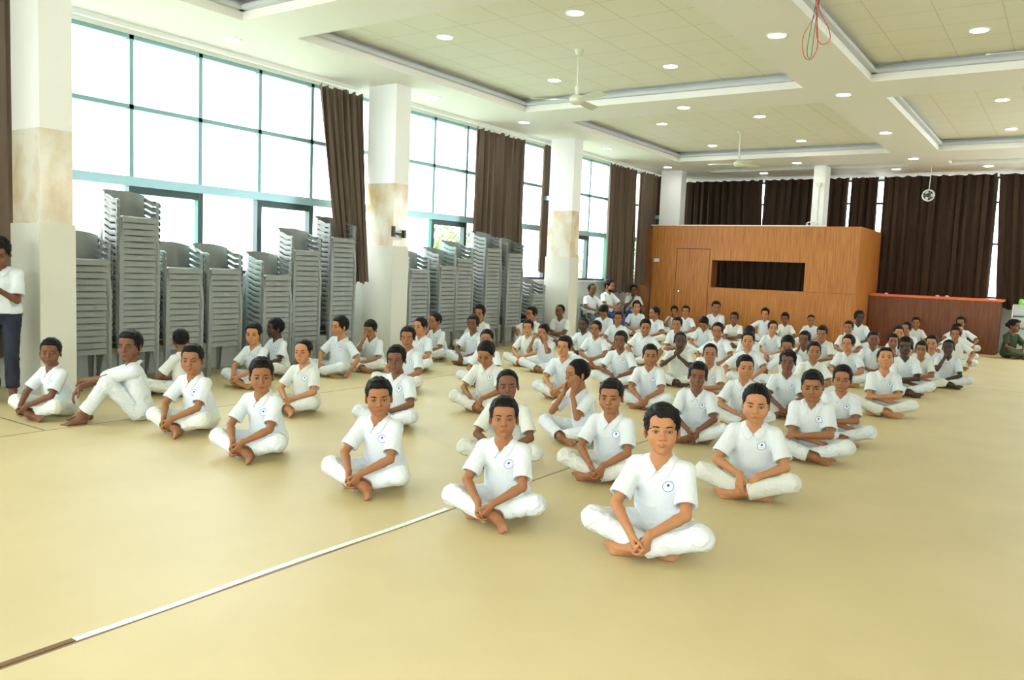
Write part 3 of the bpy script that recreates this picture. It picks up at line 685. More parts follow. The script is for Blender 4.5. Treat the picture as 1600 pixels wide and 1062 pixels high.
# ------------------------------------------------------------------ people
HSC = A_(1.17, 1.10, 1.10); HMIN = 1.06
def head_shapes(v, O, Q, face=0):
    """skull, face and ears in the head frame (origin between the ears, looking along -y)"""
    O0, O = O, A_(0, 0, 0); Q0, Q = Q, np.eye(3); v0, v = v, Vol(.01)      # shapes are laid out at the origin, then carried over scaled
    T = lambda *p: np.array(p, float)
    fat = [0, .004, -.003, .007][face]
    E = lambda c, r, **kw: v.ell(T(*c), r, Q, **kw)
    E((0, .014, .034), (.0715, .092, .080), k=.02)
    E((0, -.028, -.012), (.0585 + fat, .060, .088), k=.03)
    E((0, -.036, -.060), (.044 + fat, .046, .038), k=.025)
    v.ball(T(0, -.074, -.087), .0155, k=.02)
    for sx in (-1, 1):
        v.ball(T(sx * (.033 + fat), -.060, -.030), .026 + fat * .6, k=.02)
        v.ball(T(sx * .026, -.079, .026), .011, k=.016)                       # brow ridge
    E((0, -.060, .050), (.052, .035, .036), k=.02)
    for sx in (-1, 1):
        E((sx * .0310, -.1010, .0035), (.0170, .016, .0115), k=.013, mode='s')  # socket
        v.ball(T(sx * .0305, -.0765, .0040), .0150, k=.003)                   # lids
        E((sx * .0310, -.0940, .0025), (.0142, .0130, .0068), k=.0015, mode='s')  # opening
        v.ball(T(sx * .0305, -.0760, .0035), .0118, k=.001)                   # eye body behind the opening
    v.cone(T(0, -.088, .014), T(0, -.1065, -.0255), .0062, .0090, k=.012)     # nose
    for sx in (-1, 1):
        v.ball(T(sx * .0115, -.0960, -.0290), .0074, k=.007)
        v.cone(T(sx * .0062, -.1020, -.0360), T(sx * .0070, -.098, -.030), .0026, .002, k=.002, mode='s')
    v.ell(T(0, -.078, -.0560), (.025, .017, .018), Q, k=.014)
    for sx in (-1, 1):
        v.cone(T(0, -.0968, -.0540), T(sx * .0210, -.0862, -.0572), .0042, .0020, k=.005)
        v.cone(T(0, -.0948, -.0632), T(sx * .0185, -.0862, -.0590), .0050, .0022, k=.005)
    v.cone(T(-.023, -.0905, -.0584), T(.023, -.0905, -.0584), .0012, .0012, k=.003, mode='s')
    v.ball(T(0, -.0955, -.0720), .004, k=.012, mode='s')
    for sx in (-1, 1):                                                         # ears
        Qe = Q @ rotm(sx * .45, -.15)
        v.ell(T(sx * .0735, .008, -.002), (.0066, .0175, .0285), Qe, k=.010)
        v.ell(T(sx * .0810, .004, .001), (.0045, .0100, .0180), Qe, k=.004, mode='s')
        v.ell(T(sx * .0720, .004, -.026), (.0055, .0090, .0100), Qe, k=.006)
    for fn, c, r, k, m in v.ops:
        v0.add((lambda P, fn=fn: fn((P - O0) @ Q0 / HSC) * HMIN), O0 + Q0 @ (c * HSC), r * HSC.max(), k * HMIN, m)

def head_cols(V, O, Q):
    """lips, lash line and inside-of-lid tints: colour of the thing itself"""
    p = (V - O) @ Q / HSC
    c = np.ones((len(V), 4))
    w = lambda d, s: np.clip(1 - d / s, 0, 1)
    lip = ((p[:, 0] / .0215) ** 2 + ((p[:, 2] + .0590) / .0078) ** 2)
    m = (p[:, 1] < -.083) * np.clip((1.15 - lip) * 3, 0, 1)
    c[:, :3] *= 1 - m[:, None] * np.array([.10, .34, .28])
    for sx in (-1, 1):
        x = (p[:, 0] - sx * .031) / .0158; z = (p[:, 2] - .0035) / .0080
        d = np.sqrt(x * x + z * z)
        m = (p[:, 1] < -.070) * np.clip((np.where(z > 0, 1.24, 1.02) - d) * 5, 0, 1)
        c[:, :3] *= 1 - m[:, None] * np.array([.60, .62, .60])
        # the white and the iris of the eye
        de = np.sqrt(((p - np.array([sx * .0305, -.0760, .0035])) ** 2).sum(1))
        c[:, 3] = np.where((de < .0126) & (p[:, 1] < -.078) & (np.abs(x) < 1.05) & (np.abs(z) < .95), 0.0, c[:, 3])
    return c

def hair_mesh(style, h):
    v = Vol(h)
    up = [.016, .020, .007, .019, .028][style]
    rs = np.random.RandomState(style + 5)
    line = [.046, .042, .052, .030, .044][style]
    def fn(P):
        r = A_(.0715, .092, .080) + [A_(.0095, .010, .010), A_(.0105, .011, .010), A_(.006, .007, .007), A_(.0105, .011, .010), A_(.010, .010, .010)][style]
        q = (P - A_(0, .014, .034)); rr = r + 0.0
        rz = np.where(q[:, 2] > 0, rr[2] + up * .75, rr[2]); ry = np.where(q[:, 1] < 0, rr[1] - .002, rr[1])
        rx = np.where(q[:, 2] > .01, rr[0] + up * .10, rr[0] - .0015)
        k0 = np.sqrt((q[:, 0] / rx) ** 2 + (q[:, 1] / ry) ** 2 + (q[:, 2] / rz) ** 2)
        k1 = np.sqrt((q[:, 0] / rx ** 2) ** 2 + (q[:, 1] / ry ** 2) ** 2 + (q[:, 2] / rz ** 2) ** 2) + 1e-9
        d = k0 * (k0 - 1) / k1
        x, y, z = P[:, 0], P[:, 1], P[:, 2]
        d = d + .0011 * np.sin(x * 520 + 60 * y + 3 * np.sin(z * 60 + style)) + .0010 * np.sin(x * 230 - z * 210 + y * 90) + .0008 * np.sin(z * 420 + y * 130)
        if style in (0, 4):
            d = d + .0022 * np.sin(x * 160 + 2 * np.sin(y * 70)) * np.clip((z - .07) / .03, 0, 1)
        fringe = line + .20 * np.abs(x) * 0 - 4.0 * np.clip(np.abs(x) - .034, 0, 1) ** 1.0 * .6 + .005 * np.sin(x * 150 + style) + .003 * np.sin(x * 330)
        if style == 1:
            fringe = fringe + .010 - .60 * np.clip(x + .005, 0, .06) + .10 * x
        top = fringe - z
        side = np.maximum(np.maximum(-.006 - y + .25 * np.clip(.03 - z, -.05, .1), -.052 - z + .35 * np.clip(.09 - y, 0, .2) - .02), -1)
        burn = np.maximum(np.maximum(-.034 - y, .000 - z), .058 - np.abs(x))
        keep = np.minimum(np.minimum(top, side), burn)
        d = np.maximum(d, keep)
        inner = np.sqrt(((P - A_(0, .014, .034)) / A_(.0675, .088, .076)) ** 2 @ np.ones(3)) - 1
        return np.maximum(d, -inner * .07)
    v.add(fn, (0, .014, .040), .125, .002)
    for sx in (-1, 1):
        v.ell(A_(sx * .087, .008, -.008), (.020, .019, .032), rotm(sx * .3), k=.006, mode='s')
    if style == 1:   # long fringe swept to the boy's left
        for i in range(7):
            x0 = -.035 + i * .013
            v.chain([A_(x0 * .7, -.030, .118), A_(x0 + .012, -.074, .100), A_(x0 + .020, -.0895 + .35 * abs(x0 + .02) , .066 - .010 * (i % 2) - .0018 * i)], [.014, .012, .005], k=.008)
        v.chain([A_(.055, -.04, .09), A_(.068, -.055, .06), A_(.071, -.050, .022)], [.014, .012, .006], k=.008)
    if style in (0, 4):
        for i in range(9):
            x0 = -.040 + i * .010
            v.cone(A_(x0 * .8, -.040, .096 + up * .3), A_(x0 * 1.02 + rs.uniform(-.003, .003), -.076 + abs(x0) * .35, .080 + up * .45 + rs.uniform(-.003, .004)), .016, .008, k=.018)
    return v.mesh()

def hand_shapes(v, W, u, n, side, curl=(.5, .7, .5), thumb=.5, sc=.92, spread=.05, arm=None):
    """side +1 = left hand; u = towards the fingers, n = out of the palm"""
    u = unit(u); n = unit(np.asarray(n, float) - u * (np.asarray(n, float) @ u)); t = np.cross(u, n) * (-side)
    fl = (n, 1.35)
    P = lambda a, b, c: W + (u * a + t * b + n * c) * sc
    v.cone(P(-.015, 0, 0), P(.02, 0, 0), .0215 * sc, .019 * sc, k=.016, flat=fl)
    for i in range(4):
        v.cone(P(.014, .012 - .0075 * i, 0), P(.078 - .004 * abs(i - 1), .0245 - .0165 * i, -.001), .0135 * sc, .0108 * sc, k=.010)
    v.cone(P(.030, 0, .006), P(.055, 0, .006), .016 * sc, .015 * sc, k=.012)
    for i in range(4):
        kf = (.96, 1.06, 1.0, .80)[i]; rf = (1, 1.02, .97, .86)[i]
        p = P(.080 - .004 * abs(i - 1), .0245 - .0165 * i, -.001); a = 0
        sp = spread * (1.4 - i)
        for j in range(3):
            a += curl[j] * (1 + .10 * i * (1 if curl[0] > .1 else 0))
            dr = unit((u * cos(a) + n * sin(a)) + t * sp)
            q = p + dr * (.037, .024, .019)[j] * kf * sc
            v.cone(p, q, (.0090, .0082, .0073)[j] * rf * sc, (.0082, .0073, .0062)[j] * rf * sc, k=.0022 if j == 0 else .0015)
            p = q
    p = P(.020, .022, .006); ds = [unit(u * .75 + t * .62 + n * .25), unit(u * .95 + t * (.45 - .5 * thumb) + n * (.25 + .4 * thumb)), unit(u * 1 + t * (.2 - .7 * thumb) + n * (.2 + .5 * thumb))]
    for j in range(3):
        q = p + ds[j] * (.036, .028, .022)[j] * sc
        v.cone(p, q, (.0135, .0100, .0090)[j] * sc, (.0105, .0090, .0070)[j] * sc, k=.006 if j == 0 else .002)
        p = q

def foot_shapes(v, A, d, up, side, sc=.95):
    """side +1 = left foot; d = towards the toes, up = towards the shin"""
    d = unit(d); up = unit(np.asarray(up, float) - d * (np.asarray(up, float) @ d)); m = np.cross(d, up) * (-side) * -1   # towards the big toe
    m = -m if side < 0 and False else m
    P = lambda a, b, c: A + (d * a + m * b + up * c) * sc
    v.cone(P(-.004, 0, .03), P(-.012, 0, -.022), .030 * sc, .027 * sc, k=.02)
    v.ell(P(-.030, 0, -.032), (.027 * sc,) * 3, k=.02)
    v.cone(P(.010, .002, -.010), P(.085, .004, -.030), .029 * sc, .019 * sc, k=.02)
    v.cone(P(-.02, -.010, -.036), P(.095, -.022, -.040), .019 * sc, .0145 * sc, k=.016)
    v.cone(P(.02, .018, -.030), P(.110, .024, -.037), .018 * sc, .0165 * sc, k=.016)
    v.cone(P(.108, .026, -.039), P(.112, -.022, -.042), .0150 * sc, .0120 * sc, k=.014)
    for i in range(5):
        b = .030 - .0135 * i; l = (.036, .030, .026, .021, .017)[i]; r = (.0125, .0090, .0084, .0080, .0076)[i]
        p = P(.120 - .006 * i, b, -.041); q = P(.120 - .006 * i + l, b * 1.05, -.044)
        v.cone(p, q, r * sc, r * .9 * sc, k=.003)

def ik(S, T, l1, l2, pole):
    S, T = np.asarray(S, float), np.asarray(T, float)
    D = T - S; L = np.linalg.norm(D)
    if L > (l1 + l2) * .995: T = S + D / L * (l1 + l2) * .995; D = T - S; L = np.linalg.norm(D)
    a = (l1 * l1 - l2 * l2 + L * L) / (2 * L); hgt = sqrt(max(l1 * l1 - a * a, 0)); e = D / L
    p = np.asarray(pole, float); p = unit(p - e * (p @ e))
    return S + e * a + p * hgt, T

CROSS = dict(ank=[(-.035, -.305, .050), (.055, -.355, .055)], footd=[(-1, .05, -.06), (.95, -.15, -.08)], footup=[(.0, -1, .45), (0, -1, .5)],
             pole=[(1, -.58, .30), (-1, -.58, .30)])
CROSS_F = dict(CROSS, ank=[(-.045, -.300, .050), (.075, -.365, .055)], footd=[(-1, -.10, -.06), (.42, -.90, -.10)], footup=[(.0, -1, .45), (-.75, -.2, .6)])
def pose_def(name):
    """'_m' mirrors a pose left to right, '_f' points the front foot at the viewer"""
    if name.endswith('_m'):
        P = dict(pose_def(name[:-2])); fl = lambda L: [(-v_[0], v_[1], v_[2]) for v_ in L[::-1]]
        for k in ('wr', 'hd', 'hn', 'elb'): P[k] = fl(P[k])
        P['curl'] = P['curl'][::-1]; P['thumb'] = P['thumb'][::-1]; P['side'] = -P['side']; P['legs'] = {k: fl(v_) for k, v_ in P['legs'].items()}
        return P
    if name.endswith('_f'): return dict(pose_def(name[:-2]), legs=CROSS_F)
    return pose_base(name)
def pose_base(name):
    """index 0 = left limb (+x), 1 = right limb (-x); heights in metres for a boy who sits 0.75 m tall"""
    P = dict(lean=10, side=0, hips=(0, 0, .085), legs=CROSS, wr=[(.040, -.345, .135), (-.040, -.340, .125)],
             hd=[(-.30, -.55, -.80), (.22, -.50, -.85)], hn=[(-.75, .25, -.1), (.80, .25, -.1)], curl=[(.55, .7, .4), (.45, .6, .4)],
             elb=[(1, .25, -.25), (-1, .25, -.25)], thumb=[.5, .5], hu=.0, lift=0)
    U = P.update
    if name == 'clasp_low':
        U(lean=17, wr=[(.050, -.400, .150), (-.040, -.395, .150)], hd=[(-.42, -.32, -.85), (.06, -.28, -.92)], curl=[(.75, .8, .5), (.6, .8, .5)])
    elif name == 'clasp_lap':
        U(lean=9, wr=[(.055, -.300, .175), (-.050, -.295, .165)], hd=[(-.55, -.50, -.55), (.50, -.50, -.60)])
    elif name == 'open_lap':
        U(lean=12, wr=[(.060, -.335, .160), (-.070, -.330, .155)], hd=[(-.25, -.45, -.85), (.25, -.45, -.85)], hn=[(-.2, .9, -.3), (.2, .9, -.3)], curl=[(.30, .35, .25), (.25, .35, .25)])
    elif name == 'ankles':
        U(lean=14, wr=[(.085, -.345, .125), (-.090, -.345, .125)], hd=[(-.30, -.45, -.80), (.30, -.45, -.80)], curl=[(.5, .6, .4)] * 2)
    elif name == 'hands_down':
        U(lean=15, wr=[(.050, -.330, .175), (-.055, -.325, .170)], hd=[(-.05, -.45, -.85), (.12, -.42, -.85)], hn=[(-.35, .8, -.4), (.35, .8, -.4)], curl=[(.25, .35, .25), (.2, .3, .2)])
    elif name == 'folded':
        U(lean=14, wr=[(-.060, -.285, .225), (.070, -.255, .175)], hd=[(-1, -.15, -.05), (.95, -.20, -.25)], hn=[(.0, .35, -1), (0, .35, -1)], curl=[(.25, .35, .3), (.25, .3, .2)],
          elb=[(1, -.2, -.5), (-1, -.2, -.5)])
    elif name == 'knees_rest':
        U(lean=4, wr=[(.215, -.290, .215), (-.215, -.290, .215)], hd=[(.05, -.75, -.65), (-.05, -.75, -.65)], hn=[(0, .4, -1)] * 2, curl=[(.4, .5, .3)] * 2)
    elif name == 'one_cheek':    # right elbow on the knee, hand against the cheek
        U(lean=18, wr=[(-.010, -.300, .150), (-.062, -.235, .475)], hd=[(-.7, -.5, -.35), (.20, .22, .95)], hn=[(0, .3, -1), (.85, .45, -.1)], curl=[(.4, .5, .3), (.35, .5, .4)],
          elb=[(1, .2, -.3), (-.55, -.4, -1)])
    elif name == 'two_cheeks':
        U(lean=20, wr=[(.058, -.265, .455), (-.058, -.265, .455)], hd=[(.02, .28, .95), (-.02, .28, .95)], hn=[(-.85, .5, -.1), (.85, .5, -.1)], curl=[(.15, .3, .3), (.15, .3, .3)],
          elb=[(.5, -.5, -1), (-.5, -.5, -1)])
    elif name == 'cover_eyes':
        U(lean=16, wr=[(.085, -.285, .545), (-.095, -.285, .535)], hd=[(-.70, .22, .60), (.75, .22, .55)], hn=[(-.3, .95, -.2), (.3, .95, -.2)], curl=[(.15, .2, .2)] * 2,
          elb=[(.35, -.3, -1), (-.35, -.3, -1)])
    elif name == 'one_face':
        U(lean=20, wr=[(-.005, -.30, .150), (.030, -.320, .500)], hd=[(-.7, -.5, -.35), (-.25, .35, .9)], hn=[(0, .3, -1), (.1, .95, -.3)], curl=[(.4, .5, .3), (.2, .3, .3)],
          elb=[(1, .2, -.3), (-.4, -.4, -1)])
    elif name == 'chin_clasp':
        U(lean=14, wr=[(.030, -.285, .430), (-.030, -.285, .430)], hd=[(-.35, .15, .80), (.35, .15, .80)], hn=[(-.8, .5, -.1), (.8, .5, -.1)], curl=[(.8, .9, .5)] * 2,
          elb=[(.9, -.3, -.9), (-.9, -.3, -.9)])
    elif name == 'lean_side':
        U(lean=6, side=-9, wr=[(.060, -.300, .165), (-.285, -.150, .055)], hd=[(-.5, -.5, -.5), (-.25, -.75, -.35)], hn=[(-.5, .3, -.6), (0, 0, -1)], curl=[(.4, .5, .3), (.12, .15, .1)])
    elif name == 'knees_up':     # knees drawn up, forearms crossed over them
        U(lean=8, legs=dict(ank=[(.10, -.44, .055), (-.085, -.400, .055)], footd=[(.25, -1, -.10), (-.35, -1, -.10)], footup=[(0, 0, 1)] * 2, pole=[(.12, -.3, 1), (-.12, -.3, 1)]),
          wr=[(-.085, -.435, .345), (.060, -.465, .300)], hd=[(-.75, -.35, -.60), (.25, -.55, -.75)], hn=[(-.1, .6, -.8), (0, .5, -.8)], elb=[(1, .1, -.3), (-1, .1, -.3)], curl=[(.5, .5, .3), (.35, .4, .3)])
    elif name == 'kneel_side':   # one knee raised
        U(lean=10, legs=dict(ank=[(-.035, -.305, .050), (-.09, -.36, .055)], footd=[(-1, .05, -.06), (-.2, -1, -.08)], footup=[(.0, -1, .45), (0, 0, 1)], pole=[(1, -.45, .30), (-.3, -.4, 1)]),
          wr=[(.02, -.30, .19), (-.10, -.33, .35)], hd=[(-.8, -.4, -.4), (.3, -.7, -.6)], hn=[(0, .3, -1)] * 2, curl=[(.4, .5, .3)] * 2)
    elif name == 'chair':
        U(lean=4, hips=(0, 0, .48), legs=dict(ank=[(.11, -.42, .07), (-.11, -.40, .07)], footd=[(.15, -1, 0), (-.15, -1, 0)], footup=[(0, 0, 1)] * 2, pole=[(.1, -1, .6), (-.1, -1, .6)]),
          wr=[(.06, -.300, .60), (-.06, -.300, .60)], hd=[(-.5, -.6, -.4), (.5, -.6, -.4)])
    elif name == 'chair_chin':
        U(lean=14, hips=(0, 0, .48), legs=dict(ank=[(.11, -.42, .07), (-.11, -.40, .07)], footd=[(.15, -1, 0), (-.15, -1, 0)], footup=[(0, 0, 1)] * 2, pole=[(.1, -1, .6), (-.1, -1, .6)]),
          wr=[(.00, -.26, .62), (-.015, -.250, .815)], hd=[(-.7, -.4, -.2), (.1, .2, .95)], hn=[(0, .3, -1), (.5, .8, -.1)], curl=[(.4, .5, .3), (.8, .9, .6)], elb=[(1, .2, -.3), (-.5, -.3, -1)])
    elif name == 'stand_phone':
        U(lean=2, hips=(0, 0, .80), legs=dict(ank=[(.085, -.02, .065), (-.085, .03, .065)], footd=[(.35, -1, 0), (-.25, -1, 0)], footup=[(0, 0, 1)] * 2, pole=[(.05, -1, 0), (-.05, -1, 0)]),
          wr=[(.040, -.260, 1.025), (-.050, -.250, 1.015)], hd=[(-.45, -.75, .15), (.45, -.75, .15)], hn=[(-.3, .1, .9), (.3, .1, .9)], curl=[(.6, .8, .4)] * 2, elb=[(.5, .6, -1), (-.5, .6, -1)])
    return P

def skeleton(pose):
    P = pose_def(pose); hip = np.array(P['hips'], float)
    L, S_ = radians(P['lean']), radians(P['side'])
    Rt = rotm(0, L, S_)
    up = lambda x, y, z: hip + Rt @ np.array([x, y, z], float)
    J = dict(P=P, hip=hip, Rt=Rt, waist=hip + Rt @ A_(0, .010, .13) * 1.0, chest=up(0, .012, .285), N=up(0, .020, .408))
    J['Hd'] = J['N'] + Rt @ A_(0, -.006, .0) + A_(0, -.028, .142)
    l_up, l_fo, th, sh = .250, .225, .355, .350
    J['sh'], J['el'], J['wr'], J['hj'], J['kn'], J['an'] = [], [], [], [], [], []
    for i, sx in enumerate((1, -1)):
        s_ = up(sx * .134, .012, .358)
        e, w = ik(s_, P['wr'][i], l_up, l_fo, P['elb'][i])
        J['sh'].append(s_); J['el'].append(e); J['wr'].append(w)
        hj = hip + A_(sx * .078, 0, .005)
        k_, a_ = ik(hj, P['legs']['ank'][i], th, sh, P['legs']['pole'][i])
        J['hj'].append(hj); J['kn'].append(k_); J['an'].append(a_)
    return J

def head_at(J, hy, hp, hr=0):
    Q = rotm(radians(hy), radians(hp), radians(hr))
    piv = J['Hd'] + A_(0, .020, -.050)
    O = piv + Q @ (A_(0, -.020, .050) * HSC)
    return O, Q

def body_volume(pose, hy, hp, hr, face, h, fatt=0):
    J = skeleton(pose); v = Vol(h); P = J['P']
    O, Q = head_at(J, hy, hp, hr)
    head_shapes(v, O, Q, face)
    nb = O + Q @ A_(0, .030, -.045)
    v.cone(nb, J['N'] + A_(0, .010, -.03), .043 + fatt * .6, .047 + fatt * .5, k=.012)
    v.cone(J['N'], J['chest'], .060, .075, k=.03)
    v.cone(J['chest'], J['hip'] + A_(0, 0, .03), .075, .075, k=.03)
    for i, sd in enumerate((1, -1)):
        v.cone(J['N'] + A_(0, 0, -.03), J['sh'][i], .035, .036, k=.03)
        v.cone(J['sh'][i], J['el'][i], .037 + fatt * .6, .0295 + fatt * .4, k=.012)
        m = J['el'][i] * .75 + J['wr'][i] * .25
        v.cone(J['el'][i], m, .0295 + fatt * .4, .0300 + fatt * .4, k=.010)
        v.cone(m, J['wr'][i], .0300 + fatt * .3, .0205, k=.010)
        hand_shapes(v, J['wr'][i], P['hd'][i], P['hn'][i], sd, P['curl'][i], P['thumb'][i])
        v.cone(J['hip'] + A_(0, 0, .03), J['hj'][i], .06, .055, k=.03)
        v.cone(J['hj'][i], J['kn'][i], .055, .044, k=.02)
        m = J['kn'][i] * .7 + J['an'][i] * .3
        v.chain([J['kn'][i], m, J['an'][i]], [.044, .044, .029], k=.012)
        foot_shapes(v, J['an'][i], P['legs']['footd'][i], P['legs']['footup'][i], sd)
    v.floor = .003
    return v, J, O, Q

def shirt_volume(pose, h, seed=0, fatt=0, long_sleeve=False):
    J = skeleton(pose); v = Vol(h); P = J['P']; Rt = J['Rt']; N = J['N']; f = fatt
    fr = Rt[:, 1]
    up = lambda x, y, z: J['hip'] + Rt @ np.array([x, y, z], float)
    # torso: squashed cones
    v.cone(up(0, .008, .27), up(0, .010, .325), .126 + f, .098 + f, k=.03, flat=(fr, 1.36))
    v.cone(up(0, .008, .16), up(0, .008, .27), .142 + f * 1.4, .130 + f, k=.03, flat=(fr, 1.36 - f * 5))
    v.cone(up(0, .004, .045), up(0, .008, .16), .168 + f, .142 + f * 1.4, k=.03, flat=(fr, 1.30 - f * 5))
    for i, sx in enumerate((1, -1)):
        s_, e = J['sh'][i], J['el'][i]; d = unit(e - s_)
        v.cone(N + Rt @ A_(sx * .026, .008, -.020), s_ + A_(-sx * .008, 0, .000), .036, .046 + f * .5, k=.03)
        L = np.linalg.norm(e - s_); t = .98 if long_sleeve else .80
        end = s_ + d * L * t
        v.cone(s_ + d * .012, s_ + d * (L * t + .03), .049 + f * .5, (.046 if long_sleeve else .064) + f * .5, k=.030, cut=(end, d))
        if long_sleeve:
            w = J['wr'][i]; d2 = unit(w - e); v.cone(e, w, .042, .034, k=.01, cut=(w - d2 * .02, d2))
        else:
            v.cone(end - d * .008, end + d * .05, .045 + f * .5, .054 + f * .5, k=.004, mode='s')
    # opening at the neck, then the collar
    v.cone(N + Rt @ A_(0, .000, .045), N + Rt @ A_(0, -.012, -.012), .0495, .043, k=.006, mode='s')
    v.ell(N + Rt @ A_(0, -.060, .012), (.034, .040, .052), Rt @ rotm(0, -.35), k=.008, mode='s')
    v.cone(N + Rt @ A_(0, -.075, -.020), N + Rt @ A_(0, -.092, -.066), .014, .004, k=.006, mode='s')
    C = lambda x, y, z: N + Rt @ A_(x, y, z)
    # placket and buttons
    v.cone(C(0, -.083, -.048), C(0, -.098, -.150), .006, .006, k=.010, flat=(fr, .6))
    for z in (-.075, -.115):
        v.ball(C(0, -.092 + (z + .075) * .25, z), .0055, k=.002)
    w1 = waves(seed + 3, 6, (14, 30), .0050); w2 = waves(seed + 9, 6, (30, 62), .0026)
    ends = [J['sh'][i] + (J['el'][i] - J['sh'][i]) * .80 for i in (0, 1)]
    def disp(Pp):
        z = (Pp - J['hip']) @ Rt[:, 2]
        q = np.minimum(*[((Pp - e_) ** 2).sum(1) for e_ in ends]); q = np.clip(q / .006 - .45, 0, 1)
        return q * (w1(Pp) + w2(Pp)) * np.clip(1.35 - z * 2.0, .5, 1.2) - .004 * np.exp(-((z - .10) / .03) ** 2)
    v.disp = disp
    # hem: flat end below the waist
    v.add(lambda Pp: ((Pp - J['hip']) @ Rt[:, 2]) - (.002 + 0.18 * np.clip(-Pp[:, 1] - .06 + J['hip'][1], 0, .3)), J['hip'] + A_(0, 0, -.10), .30, .006, 's')
    v.floor = .006
    return v, J

def trouser_volume(pose, h, seed=0, fatt=0):
    J = skeleton(pose); v = Vol(h); P = J['P']
    f = fatt * .6; standing = P['hips'][2] > .3
    v.ell(J['hip'] + A_(0, .018, .012), (.155 + f, .112 + f, .088), k=.03)
    v.cone(J['hip'] + A_(0, .01, .0), J['waist'], .115 + f, .105 + f, k=.03, flat=(A_(0, 1, 0), 1.25))
    for i, sx in enumerate((1, -1)):
        a, k_, an = J['hj'][i], J['kn'][i], J['an'][i]
        v.cone(a, k_, .084 + f, .062 + f * .6, k=.022)
        v.ball(k_ - unit(k_ - a) * .010, .063 + f * .5, k=.02)
        d = unit(an - k_); L = np.linalg.norm(an - k_); t = .92 if standing else .82
        end = k_ + d * L * t
        v.cone(k_, k_ + d * (L * t + .03), .062 + f * .5, .060, k=.022 if not standing else .012, cut=(end, d))
        v.cone(end - d * .014, end + d * .05, .044, .052, k=.004, mode='s')
    w1 = waves(seed + 21, 6, (16, 34), .0060); w2 = waves(seed + 33, 7, (36, 80), .0042)
    v.disp = lambda Pp: w1(Pp) + w2(Pp) - .001
    v.floor = .005
    return v, J

_cache = {}
def cached(key, make):
    if key not in _cache: _cache[key] = make()
    return _cache[key]

def ball_mesh(name, r, mat, n=12):
    bm = bmesh.new(); bmesh.ops.create_uvsphere(bm, u_segments=n * 2, v_segments=n, radius=r)
    me = bpy.data.meshes.new(name); bm.to_mesh(me); bm.free(); me.materials.append(mat)
    me.polygons.foreach_set('use_smooth', [True] * len(me.polygons)); return me

def emblem_mesh():
    """round crest printed on the chest: a thin disc with its own colours"""
    return _cache['emblem_src']

def field_of(v):
    def field(P):
        F = np.full(len(P), 1.0)
        for fn, c, rr, k, m in v.ops:
            d = fn(P)
            if m == 'u':
                t = np.clip(.5 + .5 * (F - d) / k, 0, 1); F = F + (d - F) * t - k * t * (1 - t)
            else:
                t = np.clip(.5 - .5 * (F + d) / k, 0, 1); F = F + (-d - F) * t + k * t * (1 - t)
        if v.disp is not None: F = F - v.disp(P)
        return F
    return field

def collar_mesh(v, J, color_mat):
    """turned-down polo collar: two leaves lying on the shirt around the neck"""
    N, Rt = J['N'], J['Rt']; fld = field_of(v); me_v, me_f = [], []
    inner = [A_(0, .056, .030), A_(.026, .050, .030), A_(.044, .034, .028), A_(.051, .008, .022), A_(.046, -.022, .010), A_(.034, -.044, -.006), A_(.018, -.064, -.026), A_(.007, -.076, -.044)]
    outer = [A_(0, .092, .000), A_(.040, .082, .000), A_(.070, .055, .000), A_(.086, .012, -.004), A_(.082, -.030, -.016), A_(.070, -.062, -.036), A_(.054, -.086, -.064), A_(.028, -.096, -.078)]
    nt, ns = 22, 6
    def lerp(Lst, t):
        x = t * (len(Lst) - 1); i = min(int(x), len(Lst) - 2); return Lst[i] * (1 - (x - i)) + Lst[i + 1] * (x - i)
    for sx in (-1, 1):
        G = np.array([[lerp(inner, a / nt) * (1 - b / ns) + lerp(outer, a / nt) * (b / ns) for b in range(ns + 1)] for a in range(nt + 1)]).reshape(-1, 3)
        G = G * A_(sx, 1, 1); P = N + G @ Rt.T
        bb = np.tile(np.arange(ns + 1) / ns, nt + 1)
        want = .0075 - .0035 * bb
        for _ in range(30):
            d = fld(P); e = 1e-3
            g = np.stack([fld(P + A_(e, 0, 0)) - d, fld(P + A_(0, e, 0)) - d, fld(P + A_(0, 0, e)) - d], 1) / e
            g /= np.linalg.norm(g, axis=1)[:, None] + 1e-6
            mv = np.where(d < want, want - d, np.where((bb > .75), (want - d) * 1.0, 0))
            P = P + g * np.clip(mv, -.006, .006)[:, None] * .7
        # a second sheet under the first gives the leaf its thickness
        base = len(me_v); n1 = len(P)
        d = fld(P); g = np.stack([fld(P + A_(1e-3, 0, 0)) - d, fld(P + A_(0, 1e-3, 0)) - d, fld(P + A_(0, 0, 1e-3)) - d], 1)
        g /= np.linalg.norm(g, axis=1)[:, None] + 1e-6
        me_v += [tuple(x) for x in P] + [tuple(x) for x in P - g * .0035]
        W = ns + 1
        for a in range(nt):
            for b in range(ns):
                q = [base + a * W + b, base + (a + 1) * W + b, base + (a + 1) * W + b + 1, base + a * W + b + 1]
                if sx < 0: q = q[::-1]
                me_f.append(tuple(q)); me_f.append(tuple(x + n1 for x in q[::-1]))
        rim = [a * W for a in range(nt + 1)] + [nt * W + b for b in range(1, W)] + [a * W + ns for a in range(nt - 1, -1, -1)] + [b for b in range(ns - 1, 0, -1)]
        for a, b in zip(rim, rim[1:] + rim[:1]):
            q = (base + a, base + a + n1, base + b + n1, base + b); me_f.append(q if sx > 0 else q[::-1])
    me = bpy.data.meshes.new('collar'); me.from_pydata(me_v, [], me_f); me.update(); me.materials.append(color_mat)
    me.polygons.foreach_set('use_smooth', [True] * len(me.polygons)); return me

